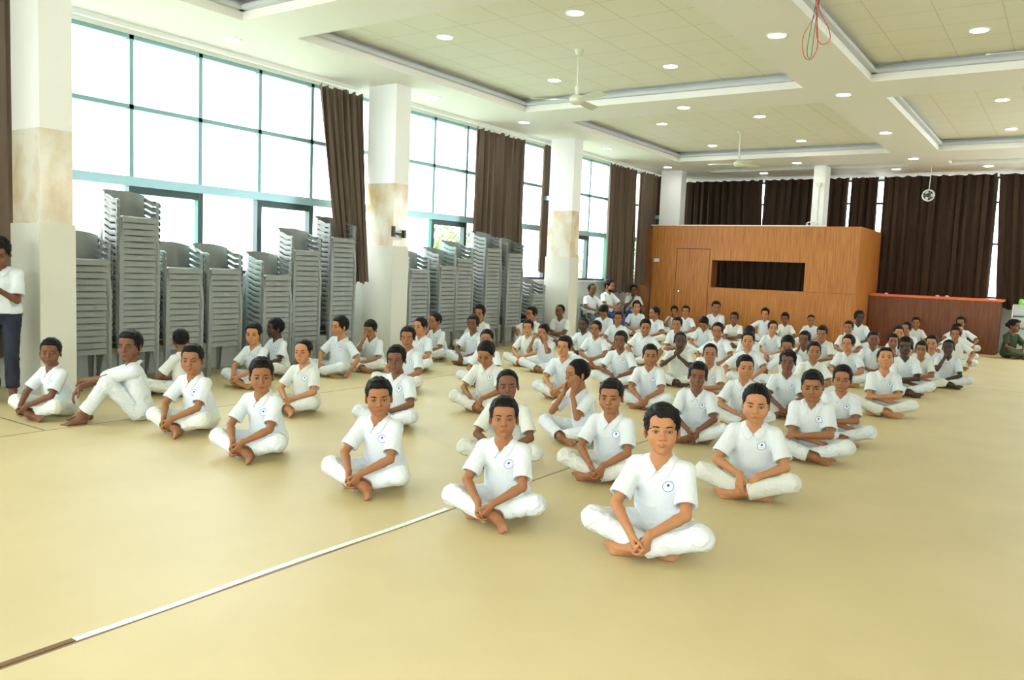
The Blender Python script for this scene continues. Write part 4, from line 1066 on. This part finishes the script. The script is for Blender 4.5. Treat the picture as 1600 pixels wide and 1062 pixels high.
def surface_patch(v, O, Rt, r, nr=7, na=28, lift=.0030, name='emblem'):
    """disc laid on the front of the shirt"""
    field = field_of(v)
    pts = [(0., 0.)] + [(r * i / nr * cos(2 * pi * j / na), r * i / nr * sin(2 * pi * j / na)) for i in range(1, nr + 1) for j in range(na)]
    uv = np.array(pts); D = -(Rt[:, 1]) 
    X, Z = Rt[:, 0], Rt[:, 2]
    P0 = O + D * .10 + uv[:, :1] * X + uv[:, 1:] * Z
    t = np.zeros(len(P0))
    for _ in range(40): t += np.clip(field(P0 - D * t[:, None]), -.01, .02) * .8
    V = P0 - D * (t[:, None] - lift)
    faces = [(0, 1 + j, 1 + (j + 1) % na) for j in range(na)]
    for i in range(1, nr):
        for j in range(na):
            a = 1 + (i - 1) * na + j; b = 1 + (i - 1) * na + (j + 1) % na; faces.append((a, a + na, b + na, b))
    me = bpy.data.meshes.new(name); me.from_pydata([tuple(x) for x in V], [], faces); me.update()
    ul = me.uv_layers.new(name='UVMap')
    co = uv / r
    for l in me.loops: ul.data[l.index].uv = co[l.vertex_index] * .5 + .5
    me.materials.append(M['emblem']); me.polygons.foreach_set('use_smooth', [True] * len(me.polygons))
    return me

def person(loc, yaw, pose='clasp_lap', size=1.0, hy=0, hp=0, hr=0, face=0, hair=0, tone=(.3, .16, .09), cloth=(.80, .83, .85), pants=None,
           label='', group=None, lod=0, seed=0, fatt=0, shirt_mat=None, trouser_mat=None, emblem=True, long_sleeve=False, emblem_mat=None, bun=False):
    hb, hc = ((.0034, .0052), (.0042, .0070), (.0056, .0095))[lod]
    q = lambda x, s: round(x / s) * s
    if lod: hy, hp, hr = q(hy, 15), q(hp, 10), q(hr, 10)
    def mk_body():
        v, J, O, Q = body_volume(pose, hy, hp, hr, face, hb, fatt)
        V, F = v.mesh(); return np_mesh('person', V, F, M['skin'], head_cols(V, O, Q))
    J = skeleton(pose); O, Q = head_at(J, hy, hp, hr)
    me = cached(('b', pose, hy, hp, hr, face, hb, fatt), mk_body)
    sd = seed % (50 if lod == 0 else 3)
    def mk_shirt():
        v, J = shirt_volume(pose, hc, sd, fatt, long_sleeve); V, F = v.mesh()
        e = surface_patch(v, J['hip'] + J['Rt'] @ A_(.062, -.03, .300), J['Rt'], .029) if lod < 2 or True else None
        return np_mesh('shirt', V, F, M['shirt']), e, collar_mesh(v, J, M['shirt'])
    sm, em, cm = cached(('s', pose, hc, sd, fatt, long_sleeve), mk_shirt)
    def mk_tr():
        v, J = trouser_volume(pose, hc, sd, fatt); V, F = v.mesh(); return np_mesh('trousers', V, F, M['cloth'])
    tm = cached(('t', pose, hc, sd, fatt), mk_tr)
    root = bpy.data.objects.new('person', me); C.objects.link(root)
    root.location = loc; root.rotation_euler = (0, 0, radians(yaw)); root.scale = (size,) * 3
    root['label'] = label; root['category'] = 'person'
    if group: root['group'] = group
    root.color = (*tone, 1)
    def child(name, data, color=None, mat4=None):
        o = bpy.data.objects.new(name, data); C.objects.link(o); o.parent = root
        if mat4 is not None: o.matrix_local = mat4
        if color: o.color = (*color, 1)
        return o
    s = child('shirt', sm, cloth)
    if shirt_mat: s.material_slots[0].link = 'OBJECT'; s.material_slots[0].material = shirt_mat
    c_ = bpy.data.objects.new('collar', cm); C.objects.link(c_); c_.parent = s; c_.color = (*cloth, 1)
    if shirt_mat: c_.material_slots[0].link = 'OBJECT'; c_.material_slots[0].material = shirt_mat
    t = child('trousers', tm, pants or cloth)
    if trouser_mat: t.material_slots[0].link = 'OBJECT'; t.material_slots[0].material = trouser_mat
    if emblem:
        e = child('emblem', em)
        if emblem_mat: e.material_slots[0].link = 'OBJECT'; e.material_slots[0].material = emblem_mat
    H4 = Matrix([[*Q[i], O[i]] for i in range(3)] + [[0, 0, 0, 1]]) @ Matrix.Diagonal((*HSC, 1))
    hm = cached(('h', hair, min(lod, 1)), lambda: np_mesh('hair', *hair_mesh(hair, (.0028, .0045)[min(lod, 1)]), M['hair']))
    child('hair', hm, None, H4)
    for sx in (1, -1):
        child('eye', cached('eye', lambda: ball_mesh('eye', .0123, M['eye'])), None, H4 @ Matrix.Translation((sx * .0305, -.0765, .0035)) @ Matrix.Rotation(radians(0), 4, 'Z'))
        child('eyebrow', cached(('brow', sx), lambda: brow_mesh(sx)), None, H4)
    if 'red wristband' in label or 'red thread' in label:
        w, e_ = J['wr'][1], J['el'][1]; d = unit(e_ - w); a = unit(np.cross(d, (0, 0, 1))); b_ = np.cross(d, a); c0 = w + d * .020
        child('wristband', MB().tube([tuple(c0 + (a * cos(t_ * pi / 10) + b_ * sin(t_ * pi / 10)) * .0255) for t_ in range(21)], .0035, 6).mesh('wristband', 'red_wire', True))
    if 'red mark on his forehead' in label:
        mk = child('forehead_mark', cached('mark', lambda: ball_mesh('forehead_mark', .0055, M['red_wire'])), None, H4 @ Matrix.Translation((0, -.0915, .038)) @ Matrix.Diagonal((.8, .35, 1.5, 1)))
    if label.startswith('bearded'):
        v = Vol(.004)
        v.ell(A_(0, -.034, -.064), (.056, .054, .042), k=.01); v.ball(A_(0, -.074, -.086), .019, k=.015)
        v.cone(A_(-.020, -.094, -.049), A_(.020, -.094, -.049), .0045, .0045, k=.004)
        v.ell(A_(0, -.100, -.0585), (.020, .018, .0075), k=.003, mode='s')
        v.add(lambda P: -(P[:, 2] + .040 + .2 * np.abs(P[:, 0]) - .3 * np.clip(np.abs(P[:, 0]) - .035, 0, 1) * 2), (0, 0, 0), .15, .006, 's')
        child('beard', np_mesh('beard', *v.mesh(), M['hair']), None, H4)
    if bun:
        child('hair_bun', cached('bun', lambda: ball_mesh('hair_bun', .038, M['hair'])), None, H4 @ Matrix.Translation((0, .115, .02)))
    return root

def brow_mesh(sx):
    v = Vol(.002)
    pts = [A_(sx * .0150, -.0940, .0235), A_(sx * .026, -.0945, .0268), A_(sx * .038, -.0885, .0272), A_(sx * .0470, -.0780, .0225)]
    v.chain(pts, [.0026, .0031, .0027, .0014], k=.003)
    V, F = v.mesh(); return np_mesh('eyebrow', V, F, M['hair'])
# ------------------------------------------------------------------ the boys on the carpet
TONES = dict(A=(.46, .215, .100), B=(.33, .145, .066), C=(.185, .080, .043), D=(.075, .040, .028))
CLOTH = dict(W=(.68, .74, .78), E=(.68, .71, .67))
# head x, head y, height of the crown, pose, body turn, head turn, nod, hair, skin, face, build, cloth, detail level, label
BOYS = [
    (-7.67, 3.74, 0.72, 'clasp_low', 8, 48, 2, 0, 'C', 1, 0, 'W', 1, 'boy in white polo sitting cross-legged at far left against the marble-banded pillar'),
    (-7.07, 4.16, 0.82, 'knees_up', -28, 60, 0, 0, 'C', 0, 0, 'W', 0, 'tall boy in white with knees drawn up and forearms crossed over them'),
    (-7.97, 5.26, 0.73, 'clasp_lap', -70, -50, 0, 2, 'C', 2, 0, 'E', 1, 'boy with his head turned away to the chair stacks, back of head showing'),
    (-6.28, 4.26, 0.76, 'clasp_low_f', 10, 32, 2, 0, 'B', 1, 0, 'W', 0, 'cross-legged boy in white polo between the knees-up boy and the fluffy-haired boy'),
    (-5.17, 4.11, 0.75, 'clasp_low_f', 14, 38, 3, 4, 'B', 1, 0, 'W', 0, 'cross-legged boy with fluffy brown-black hair, third in the left front row'),
    (-8.00, 6.25, 0.75, 'clasp_low', 5, 37, -3, 4, 'A', 0, 0, 'W', 1, 'fair boy with chin raised behind the fluffy-haired front-row boy'),
    (-8.57, 7.04, 0.74, 'clasp_lap', -5, -15, 5, 0, 'D', 2, 0, 'W', 1, 'very dark-skinned boy in white beside the chair stacks, looking left'),
    (-6.36, 5.58, 0.73, 'clasp_lap_f', 10, 10, 0, 2, 'A', 2, 0, 'E', 1, 'boy in cream-white clothes with cropped hair looking left, second row'),
    (-8.07, 7.73, 0.78, 'lean_side_m', 5, -17, -5, 4, 'A', 0, 0, 'W', 1, 'boy with swept-up hair leaning on his arm and gazing left near the pillar'),
    (-8.07, 8.27, 0.72, 'one_face', 5, 10, 25, 0, 'B', 0, 0, 'W', 1, 'boy hiding his face behind one hand at the foot of the second pillar'),
    (-3.86, 4.06, 0.75, 'clasp_low_f', 10, 34, 3, 0, 'B', 1, 0, 'W', 0, 'cross-legged boy with a red mark on his forehead, fourth in the left front row'),
    (-5.21, 5.71, 0.76, 'clasp_lap_f', 12, 18, 2, 0, 'C', 2, 0, 'W', 0, 'boy in white directly behind the boy with the red forehead mark'),
    (-6.62, 7.44, 0.77, 'clasp_lap_m', 12, 20, 0, 0, 'B', 2, 0, 'W', 0, 'slim boy with round emblem, behind two others beside the second pillar'),
    (-7.72, 8.95, 0.76, 'clasp_lap', 5, 0, -5, 3, 'A', 1, 0, 'W', 1, 'boy with open mouth and bowl fringe looking up left'),
    (-8.43, 10.12, 0.75, 'one_cheek', -5, 0, 5, 3, 'B', 1, 0, 'W', 2, 'boy resting his cheek on his hand beneath the chair stacks past the second pillar'),
    (-8.65, 11.60, 0.84, 'clasp_lap', 5, 10, 0, 4, 'B', 2, 0, 'E', 2, 'boy half hidden behind another in front of the white-lit chair stack'),
    (-7.67, 10.13, 0.77, 'open_lap_m', 5, 17, 3, 0, 'C', 2, 0, 'W', 2, 'boy with open hands in his lap, sitting alone in front of chair legs'),
    (-6.20, 8.50, 0.72, 'clasp_lap', 12, 13, 0, 3, 'B', 3, 0, 'W', 0, 'boy whose lower face is hidden behind the bowed head in front'),
    (-5.13, 7.02, 0.74, 'open_lap', 12, 4, 28, 3, 'B', 3, 0, 'E', 0, 'boy with lowered head and a red thread on his wrist'),
    (-3.61, 5.25, 0.74, 'clasp_lap_m', 25, 10, 0, 2, 'C', 2, 0, 'E', 0, 'boy directly behind the front-row boy at the end of the white tape'),
    (-2.84, 4.10, 0.74, 'clasp_low_f', 14, 21, -5, 0, 'B', 0, 0, 'W', 0, 'cross-legged boy at the end of the white floor tape'),
    (-8.50, 13.08, 0.80, 'kneel_side', -5, 5, -3, 0, 'B', 2, 0, 'E', 2, 'boy with one knee raised at the end of the chair stacks before the third pillar'),
    (-7.08, 10.80, 0.72, 'clasp_lap', 5, 15, -3, 0, 'A', 2, 0, 'E', 2, 'small fair boy behind the boy covering his eyes'),
    (-6.48, 10.31, 0.72, 'cover_eyes', 5, 0, 22, 2, 'B', 2, 0, 'W', 1, 'boy covering his eyes with both hands'),
    (-8.61, 14.30, 0.82, 'folded', 10, 6, 0, 2, 'C', 2, 0, 'E', 2, 'boy with folded arms leaning against the third pillar'),
    (-4.99, 8.42, 0.74, 'clasp_low_f', 10, 2, 0, 0, 'A', 2, 0, 'W', 0, 'boy with short black hair looking left, arms stretched to his crossed feet'),
    (-3.61, 6.37, 0.73, 'two_cheeks', -18, -12, 0, 3, 'B', 0, 0, 'W', 0, 'boy in profile holding both hands to his cheeks'),
    (-6.91, 12.29, 0.72, 'clasp_lap', 5, 5, 3, 2, 'D', 1, 0, 'W', 2, 'small dark boy with shaved head just right of the third pillar'),
    (-6.22, 11.46, 0.74, 'clasp_lap', 12, 6, 2, 3, 'B', 2, 0, 'W', 2, 'boy with bowl-cut hair and one hand lifted to his chest'),
    (-8.30, 15.60, 0.81, 'open_lap', 5, 15, 35, 4, 'B', 0, 0.004, 'W', 2, 'boy looking down at his lap in front of the seated teachers'),
    (-2.77, 5.40, 0.74, 'clasp_low_m', 10, 7, 2, 0, 'B', 1, 0, 'W', 0, 'smiling cross-legged boy behind the front boy, left of him'),
    (-1.83, 4.20, 0.81, 'clasp_low_m', 8, 18, -6, 1, 'A', 0, 0, 'W', 0, 'frontmost boy, black hair swept over his forehead, hands clasped low'),
    (-2.82, 7.21, 0.73, 'clasp_low_m', 20, 1, 2, 0, 'C', 2, 0, 'W', 0, "thin boy with clasped hands in the second row, behind the frontmost boy's shoulder"),
    (-1.79, 5.72, 0.78, 'hands_down_m', 12, 5, 3, 3, 'A', 3, 0.006, 'W', 0, 'round-faced fair boy with thick fringe, right of the frontmost boy'),
    (-3.95, 8.60, 0.72, 'clasp_low_m', 15, 10, 2, 0, 'B', 1, 0, 'W', 1, 'boy sitting upright behind the smiling boy, feet crossed in view'),
    (-2.74, 8.30, 0.73, 'hands_down_f', 15, 8, 0, 0, 'A', 1, 0, 'W', 1, 'boy with lips parted directly behind the round-faced fair boy'),
    (-2.57, 9.25, 0.74, 'clasp_low_m', 15, 1, 2, 1, 'C', 2, 0, 'W', 1, 'dark thin-faced boy with hair over his ears and hands clasped low'),
    (-7.30, 14.32, 0.76, 'clasp_lap', 12, 15, 5, 0, 'B', 2, 0, 'W', 2, 'boy sitting upright just below the bearded teacher, facing the viewer'),
    (-8.70, 18.02, 0.84, 'clasp_lap', 15, 11, 3, 4, 'A', 2, 0, 'W', 2, 'tall boy with damp-looking hair seated before the teacher resting his chin'),
    (-7.57, 16.63, 0.79, 'clasp_lap', 0, -30, 0, 3, 'B', 3, 0.012, 'W', 2, "heavy boy in side view near the wooden booth's left end"),
    (-8.29, 19.35, 0.73, 'one_cheek', 12, 11, 8, 0, 'B', 0, 0, 'W', 2, "boy touching his mouth against the booth's door, left of a pair"),
    (-7.57, 18.36, 0.79, 'clasp_lap', 20, 2, 3, 0, 'B', 2, 0, 'W', 2, "boy against the booth's door, right one of a pair"),
    (-7.24, 19.45, 0.90, 'folded', 12, 8, 0, 0, 'B', 3, 0.01, 'W', 2, 'large boy sitting tallest against the wooden booth'),
    (-4.98, 9.89, 0.74, 'hands_down_m', 15, 4, 3, 0, 'C', 2, 0, 'W', 1, 'dark boy with a red wristband, arms spread to his knees'),
    (-5.89, 12.58, 0.76, 'lean_side_m', 12, 13, 12, 3, 'B', 3, 0.01, 'W', 2, 'stout boy with rounded fringe leaning over to his side'),
    (-5.85, 13.83, 0.76, 'folded', 12, 1, 3, 0, 'B', 0, 0, 'W', 2, 'boy with head tilted, behind the boy with hands clasped at his mouth'),
    (-4.45, 10.65, 0.74, 'chin_clasp', 12, 11, 3, 2, 'D', 2, 0, 'E', 1, 'dark boy with hands clasped in front of his mouth'),
    (-5.89, 15.23, 0.73, 'open_lap', 5, 0, 38, 3, 'B', 0, 0, 'W', 2, 'boy bending his head down toward his hands, left of the booth window'),
    (-3.52, 9.36, 0.73, 'folded', 20, -4, 2, 2, 'B', 2, 0, 'E', 1, 'boy with arms crossed behind the thin boy with clasped hands'),
    (-4.73, 12.85, 0.77, 'lean_side', 12, -4, 5, 3, 'B', 0, 0, 'W', 2, 'boy looking slightly down with an emblem, in front of the large boy'),
    (-6.03, 17.36, 0.76, 'folded', 10, -3, 0, 0, 'C', 2, 0, 'E', 2, 'dark boy with arms apart just right of the large boy'),
    (-6.03, 19.50, 0.80, 'knees_rest', 12, -7, 0, 4, 'A', 2, 0, 'W', 2, 'fair slim boy leaning back on the booth under its window'),
    (-5.38, 18.90, 0.75, 'clasp_lap', 25, -9, 8, 4, 'C', 2, 0, 'E', 2, 'long-necked boy with open collar beside the booth, right of the leaning slim boy'),
    (-4.93, 19.40, 0.73, 'clasp_lap', 15, -1, 6, 2, 'B', 3, 0, 'W', 2, 'boy alone against the plain right half of the booth'),
    (-4.40, 13.45, 0.72, 'folded', 5, 13, 25, 0, 'B', 0, 0, 'W', 2, 'boy almost hidden behind the smiling boy with thick hair'),
    (-4.54, 15.19, 0.74, 'open_lap_m', 8, 9, 2, 3, 'A', 2, 0, 'W', 2, 'boy with thick fringe and pale face in front of the long-necked boy'),
    (-3.76, 11.46, 0.76, 'lean_side_f', 15, -2, 2, 3, 'A', 1, 0, 'W', 1, 'smiling boy with thick dark hair in the middle of the crowd'),
    (-3.53, 14.69, 0.75, 'one_cheek', 5, -7, 8, 0, 'B', 0, 0, 'E', 2, "boy with a hand to his mouth, last but one before the booth's right end"),
    (-3.39, 13.05, 0.73, 'one_cheek', 0, -5, 5, 0, 'C', 2, 0, 'W', 2, 'thin dark boy chewing his hand, in front of the boy with hand to mouth'),
    (-3.20, 11.46, 0.75, 'lean_side', -5, 15, 18, 3, 'B', 0, 0, 'W', 1, 'boy leaning left with tilted head and messy black hair'),
    (-2.72, 10.95, 0.73, 'clasp_lap_m', 20, -6, 2, 3, 'B', 1, 0, 'E', 1, 'boy with straight fringe and big ears behind the stout folded-arms boy'),
    (-1.78, 7.23, 0.76, 'folded', 15, -3, 8, 0, 'B', 3, 0.014, 'W', 0, 'stout boy with folded arms and eyes lowered at the right front'),
    (-3.91, 19.45, 0.88, 'clasp_lap', 15, 20, 0, 0, 'D', 2, 0, 'W', 2, "dark older boy in bright white against the booth's right corner"),
    (-3.54, 16.77, 0.76, 'clasp_lap', 15, -11, 2, 0, 'B', 1, 0, 'E', 2, 'boy in front and left of the dark older boy at the booth corner'),
    (-2.68, 12.77, 0.74, 'clasp_lap', 8, -11, 2, 3, 'A', 2, 0, 'W', 2, "boy with an emblem and hair combed down, below the booth's right corner"),
    (-2.55, 13.89, 0.76, 'clasp_lap_m', 15, -5, 2, 0, 'C', 3, 0, 'W', 2, 'dark round-faced boy where the booth meets the counter'),
    (-2.64, 16.71, 0.73, 'clasp_lap', 15, -6, 5, 4, 'A', 3, 0, 'W', 2, 'boy only whose forehead and eyes show before the counter'),
    (-2.68, 17.89, 0.76, 'clasp_lap', 15, -26, 5, 3, 'B', 2, 0, 'W', 2, 'boy glancing left with a straight fringe before the counter'),
    (-2.95, 20.90, 0.76, 'clasp_lap', 20, -22, 0, 0, 'B', 1, 0, 'E', 2, 'rearmost boy against the middle of the counter'),
    (-2.33, 14.27, 0.72, 'chin_clasp', 15, -6, 2, 0, 'B', 0, 0, 'E', 2, 'boy with clasped hands at his chin, left of the tall dark boy'),
    (-1.85, 12.36, 0.80, 'folded', 20, -11, -3, 0, 'D', 2, 0, 'W', 1, 'tall dark boy with lips parted towering behind the chin-up boy'),
    (-1.75, 14.18, 0.75, 'folded', 15, -8, -2, 0, 'A', 1, 0, 'W', 2, 'broadly smiling boy on the right side'),
    (-1.75, 10.33, 0.77, 'folded', 15, -5, -16, 0, 'A', 1, 0.004, 'W', 1, 'boy lifting his chin with crossed arms, right edge of the third row'),
    (-1.76, 8.22, 0.73, 'folded_f', 12, -2, 4, 3, 'B', 0, 0, 'W', 0, "boy with glossy bowl-cut hair behind the stout folded-arms boy's shoulder"),
    (-2.04, 20.95, 0.83, 'knees_rest', 15, -9, 3, 0, 'B', 2, 0, 'W', 2, 'rearmost boy of the right-hand column, against the counter'),
    (-1.86, 18.59, 0.77, 'knees_rest', 20, 15, 3, 0, 'A', 1, 0, 'W', 2, "boy in right-hand column in side view, third from the counter's end"),
    (-1.73, 17.08, 0.76, 'knees_rest', 15, -14, 5, 3, 'B', 2, 0, 'E', 2, 'boy with low fringe in the right-hand column, before the side-view boy'),
    (-1.48, 13.84, 0.72, 'one_cheek', 15, -17, 5, 2, 'D', 2, 0, 'W', 2, 'very dark boy propping his chin on his hand at the right edge'),
    (-1.76, 13.21, 0.70, 'folded', 20, -12, 5, 0, 'B', 2, 0, 'E', 2, 'boy whose head is hidden behind the tall dark boy, only shoulder and arm seen'),]
def seat(x, y, top, yaw, pose, hy, hp, hr=0):
    """where the figure's origin goes so that its crown comes to (x, y, top)"""
    J = skeleton(pose); O, Q = head_at(J, hy, hp, hr); crown = O + Q @ A_(0, .014, .034) * HSC + A_(0, 0, .092)
    s_ = top / crown[2]; a = radians(yaw)
    return (x - s_ * (crown[0] * cos(a) - crown[1] * sin(a)), y - s_ * (crown[0] * sin(a) + crown[1] * cos(a)), 0), s_
rs = np.random.RandomState(11)
for n_, (x, y, top, pose, yaw, hy, hp, hair, tone, face, fatt, cl, lod, label) in enumerate(BOYS):
    loc, s_ = seat(x, y, top, yaw, pose, hy, hp)
    j = 1 + .06 * rs.uniform(-1, 1); tc_ = tuple(c * j for c in TONES[tone])
    person(loc, yaw, pose, s_, hy, hp, rs.uniform(-4, 4) if lod == 0 else 0, face, hair, tc_, CLOTH[cl], CLOTH['E'] if n_ % 3 == 0 else None, label, 'boys in white sitting on the carpet', lod, n_, fatt)
# the grown-ups
def adult(x, y, top, yaw, pose, hy, hp, **kw):
    loc, s_ = seat(x, y, top, yaw, pose, hy, hp); return person(loc, yaw, pose, s_, hy, hp, **kw)
adult(-8.70, 3.76, 1.63, 52, 'stand_phone', 0, 24, hair=0, tone=TONES['C'], face=0, cloth=CLOTH['W'], trouser_mat=M['navy'], label='man in white polo and navy trousers standing at the left edge with a phone', lod=0, seed=3, emblem=False)
ad1 = adult(-9.20, 16.65, 1.24, 62, 'chair', -5, 5, hair=2, tone=TONES['C'], face=2, cloth=CLOTH['W'], trouser_mat=M['grey_cloth'], emblem_mat=M['badge'], label='teacher with a round badge sitting on the chair nearest the third pillar', lod=1, seed=1)
ad2 = adult(-9.18, 17.44, 1.33, 70, 'chair', 10, 0, hair=4, tone=TONES['B'], face=1, cloth=CLOTH['W'], trouser_mat=M['blue_cloth'], emblem_mat=M['badge'], label='bearded teacher in white shirt and blue trousers sitting sideways', lod=1, seed=2)
ad3 = adult(-9.30, 19.05, 1.22, 30, 'chair_chin', 0, 8, hair=2, tone=TONES['C'], face=0, cloth=CLOTH['W'], trouser_mat=M['blue_cloth'], emblem_mat=M['badge_orange'], label='teacher resting his chin on his hand, seated in the rear corner', lod=1, seed=0)
adult(-1.02, 20.9, .84, 50, 'clasp_lap', 10, 4, hair=1, tone=TONES['C'], face=3, cloth=CLOTH['W'], shirt_mat=M['green_cloth'], trouser_mat=M['green_cloth'], emblem=False, bun=True, label='woman in dark green sitting on the floor at the right edge', lod=1, seed=0)
for ch_, ad_ in ((tc1, ad1), (tc2, ad2), (tc3, ad3)):          # each chair squarely under its sitter
    a = ad_.rotation_euler.z; ch_.rotation_euler = (0, 0, a); ch_.location = (ad_.location.x + .07 * sin(a), ad_.location.y - .07 * cos(a), 0)
ph = thing('mobile_phone', (-8.43, 3.58, 1.13), 'black mobile phone held by the standing man', 'phone', rz=radians(52))
MB().box(-.036, .036, -.075, .075, -.005, .005).build('phone_case', 'black_plastic', ph, bevel=.003)
MB().box(-.033, .033, -.068, .068, .0052, .0060).build('phone_screen', 'screen', ph)
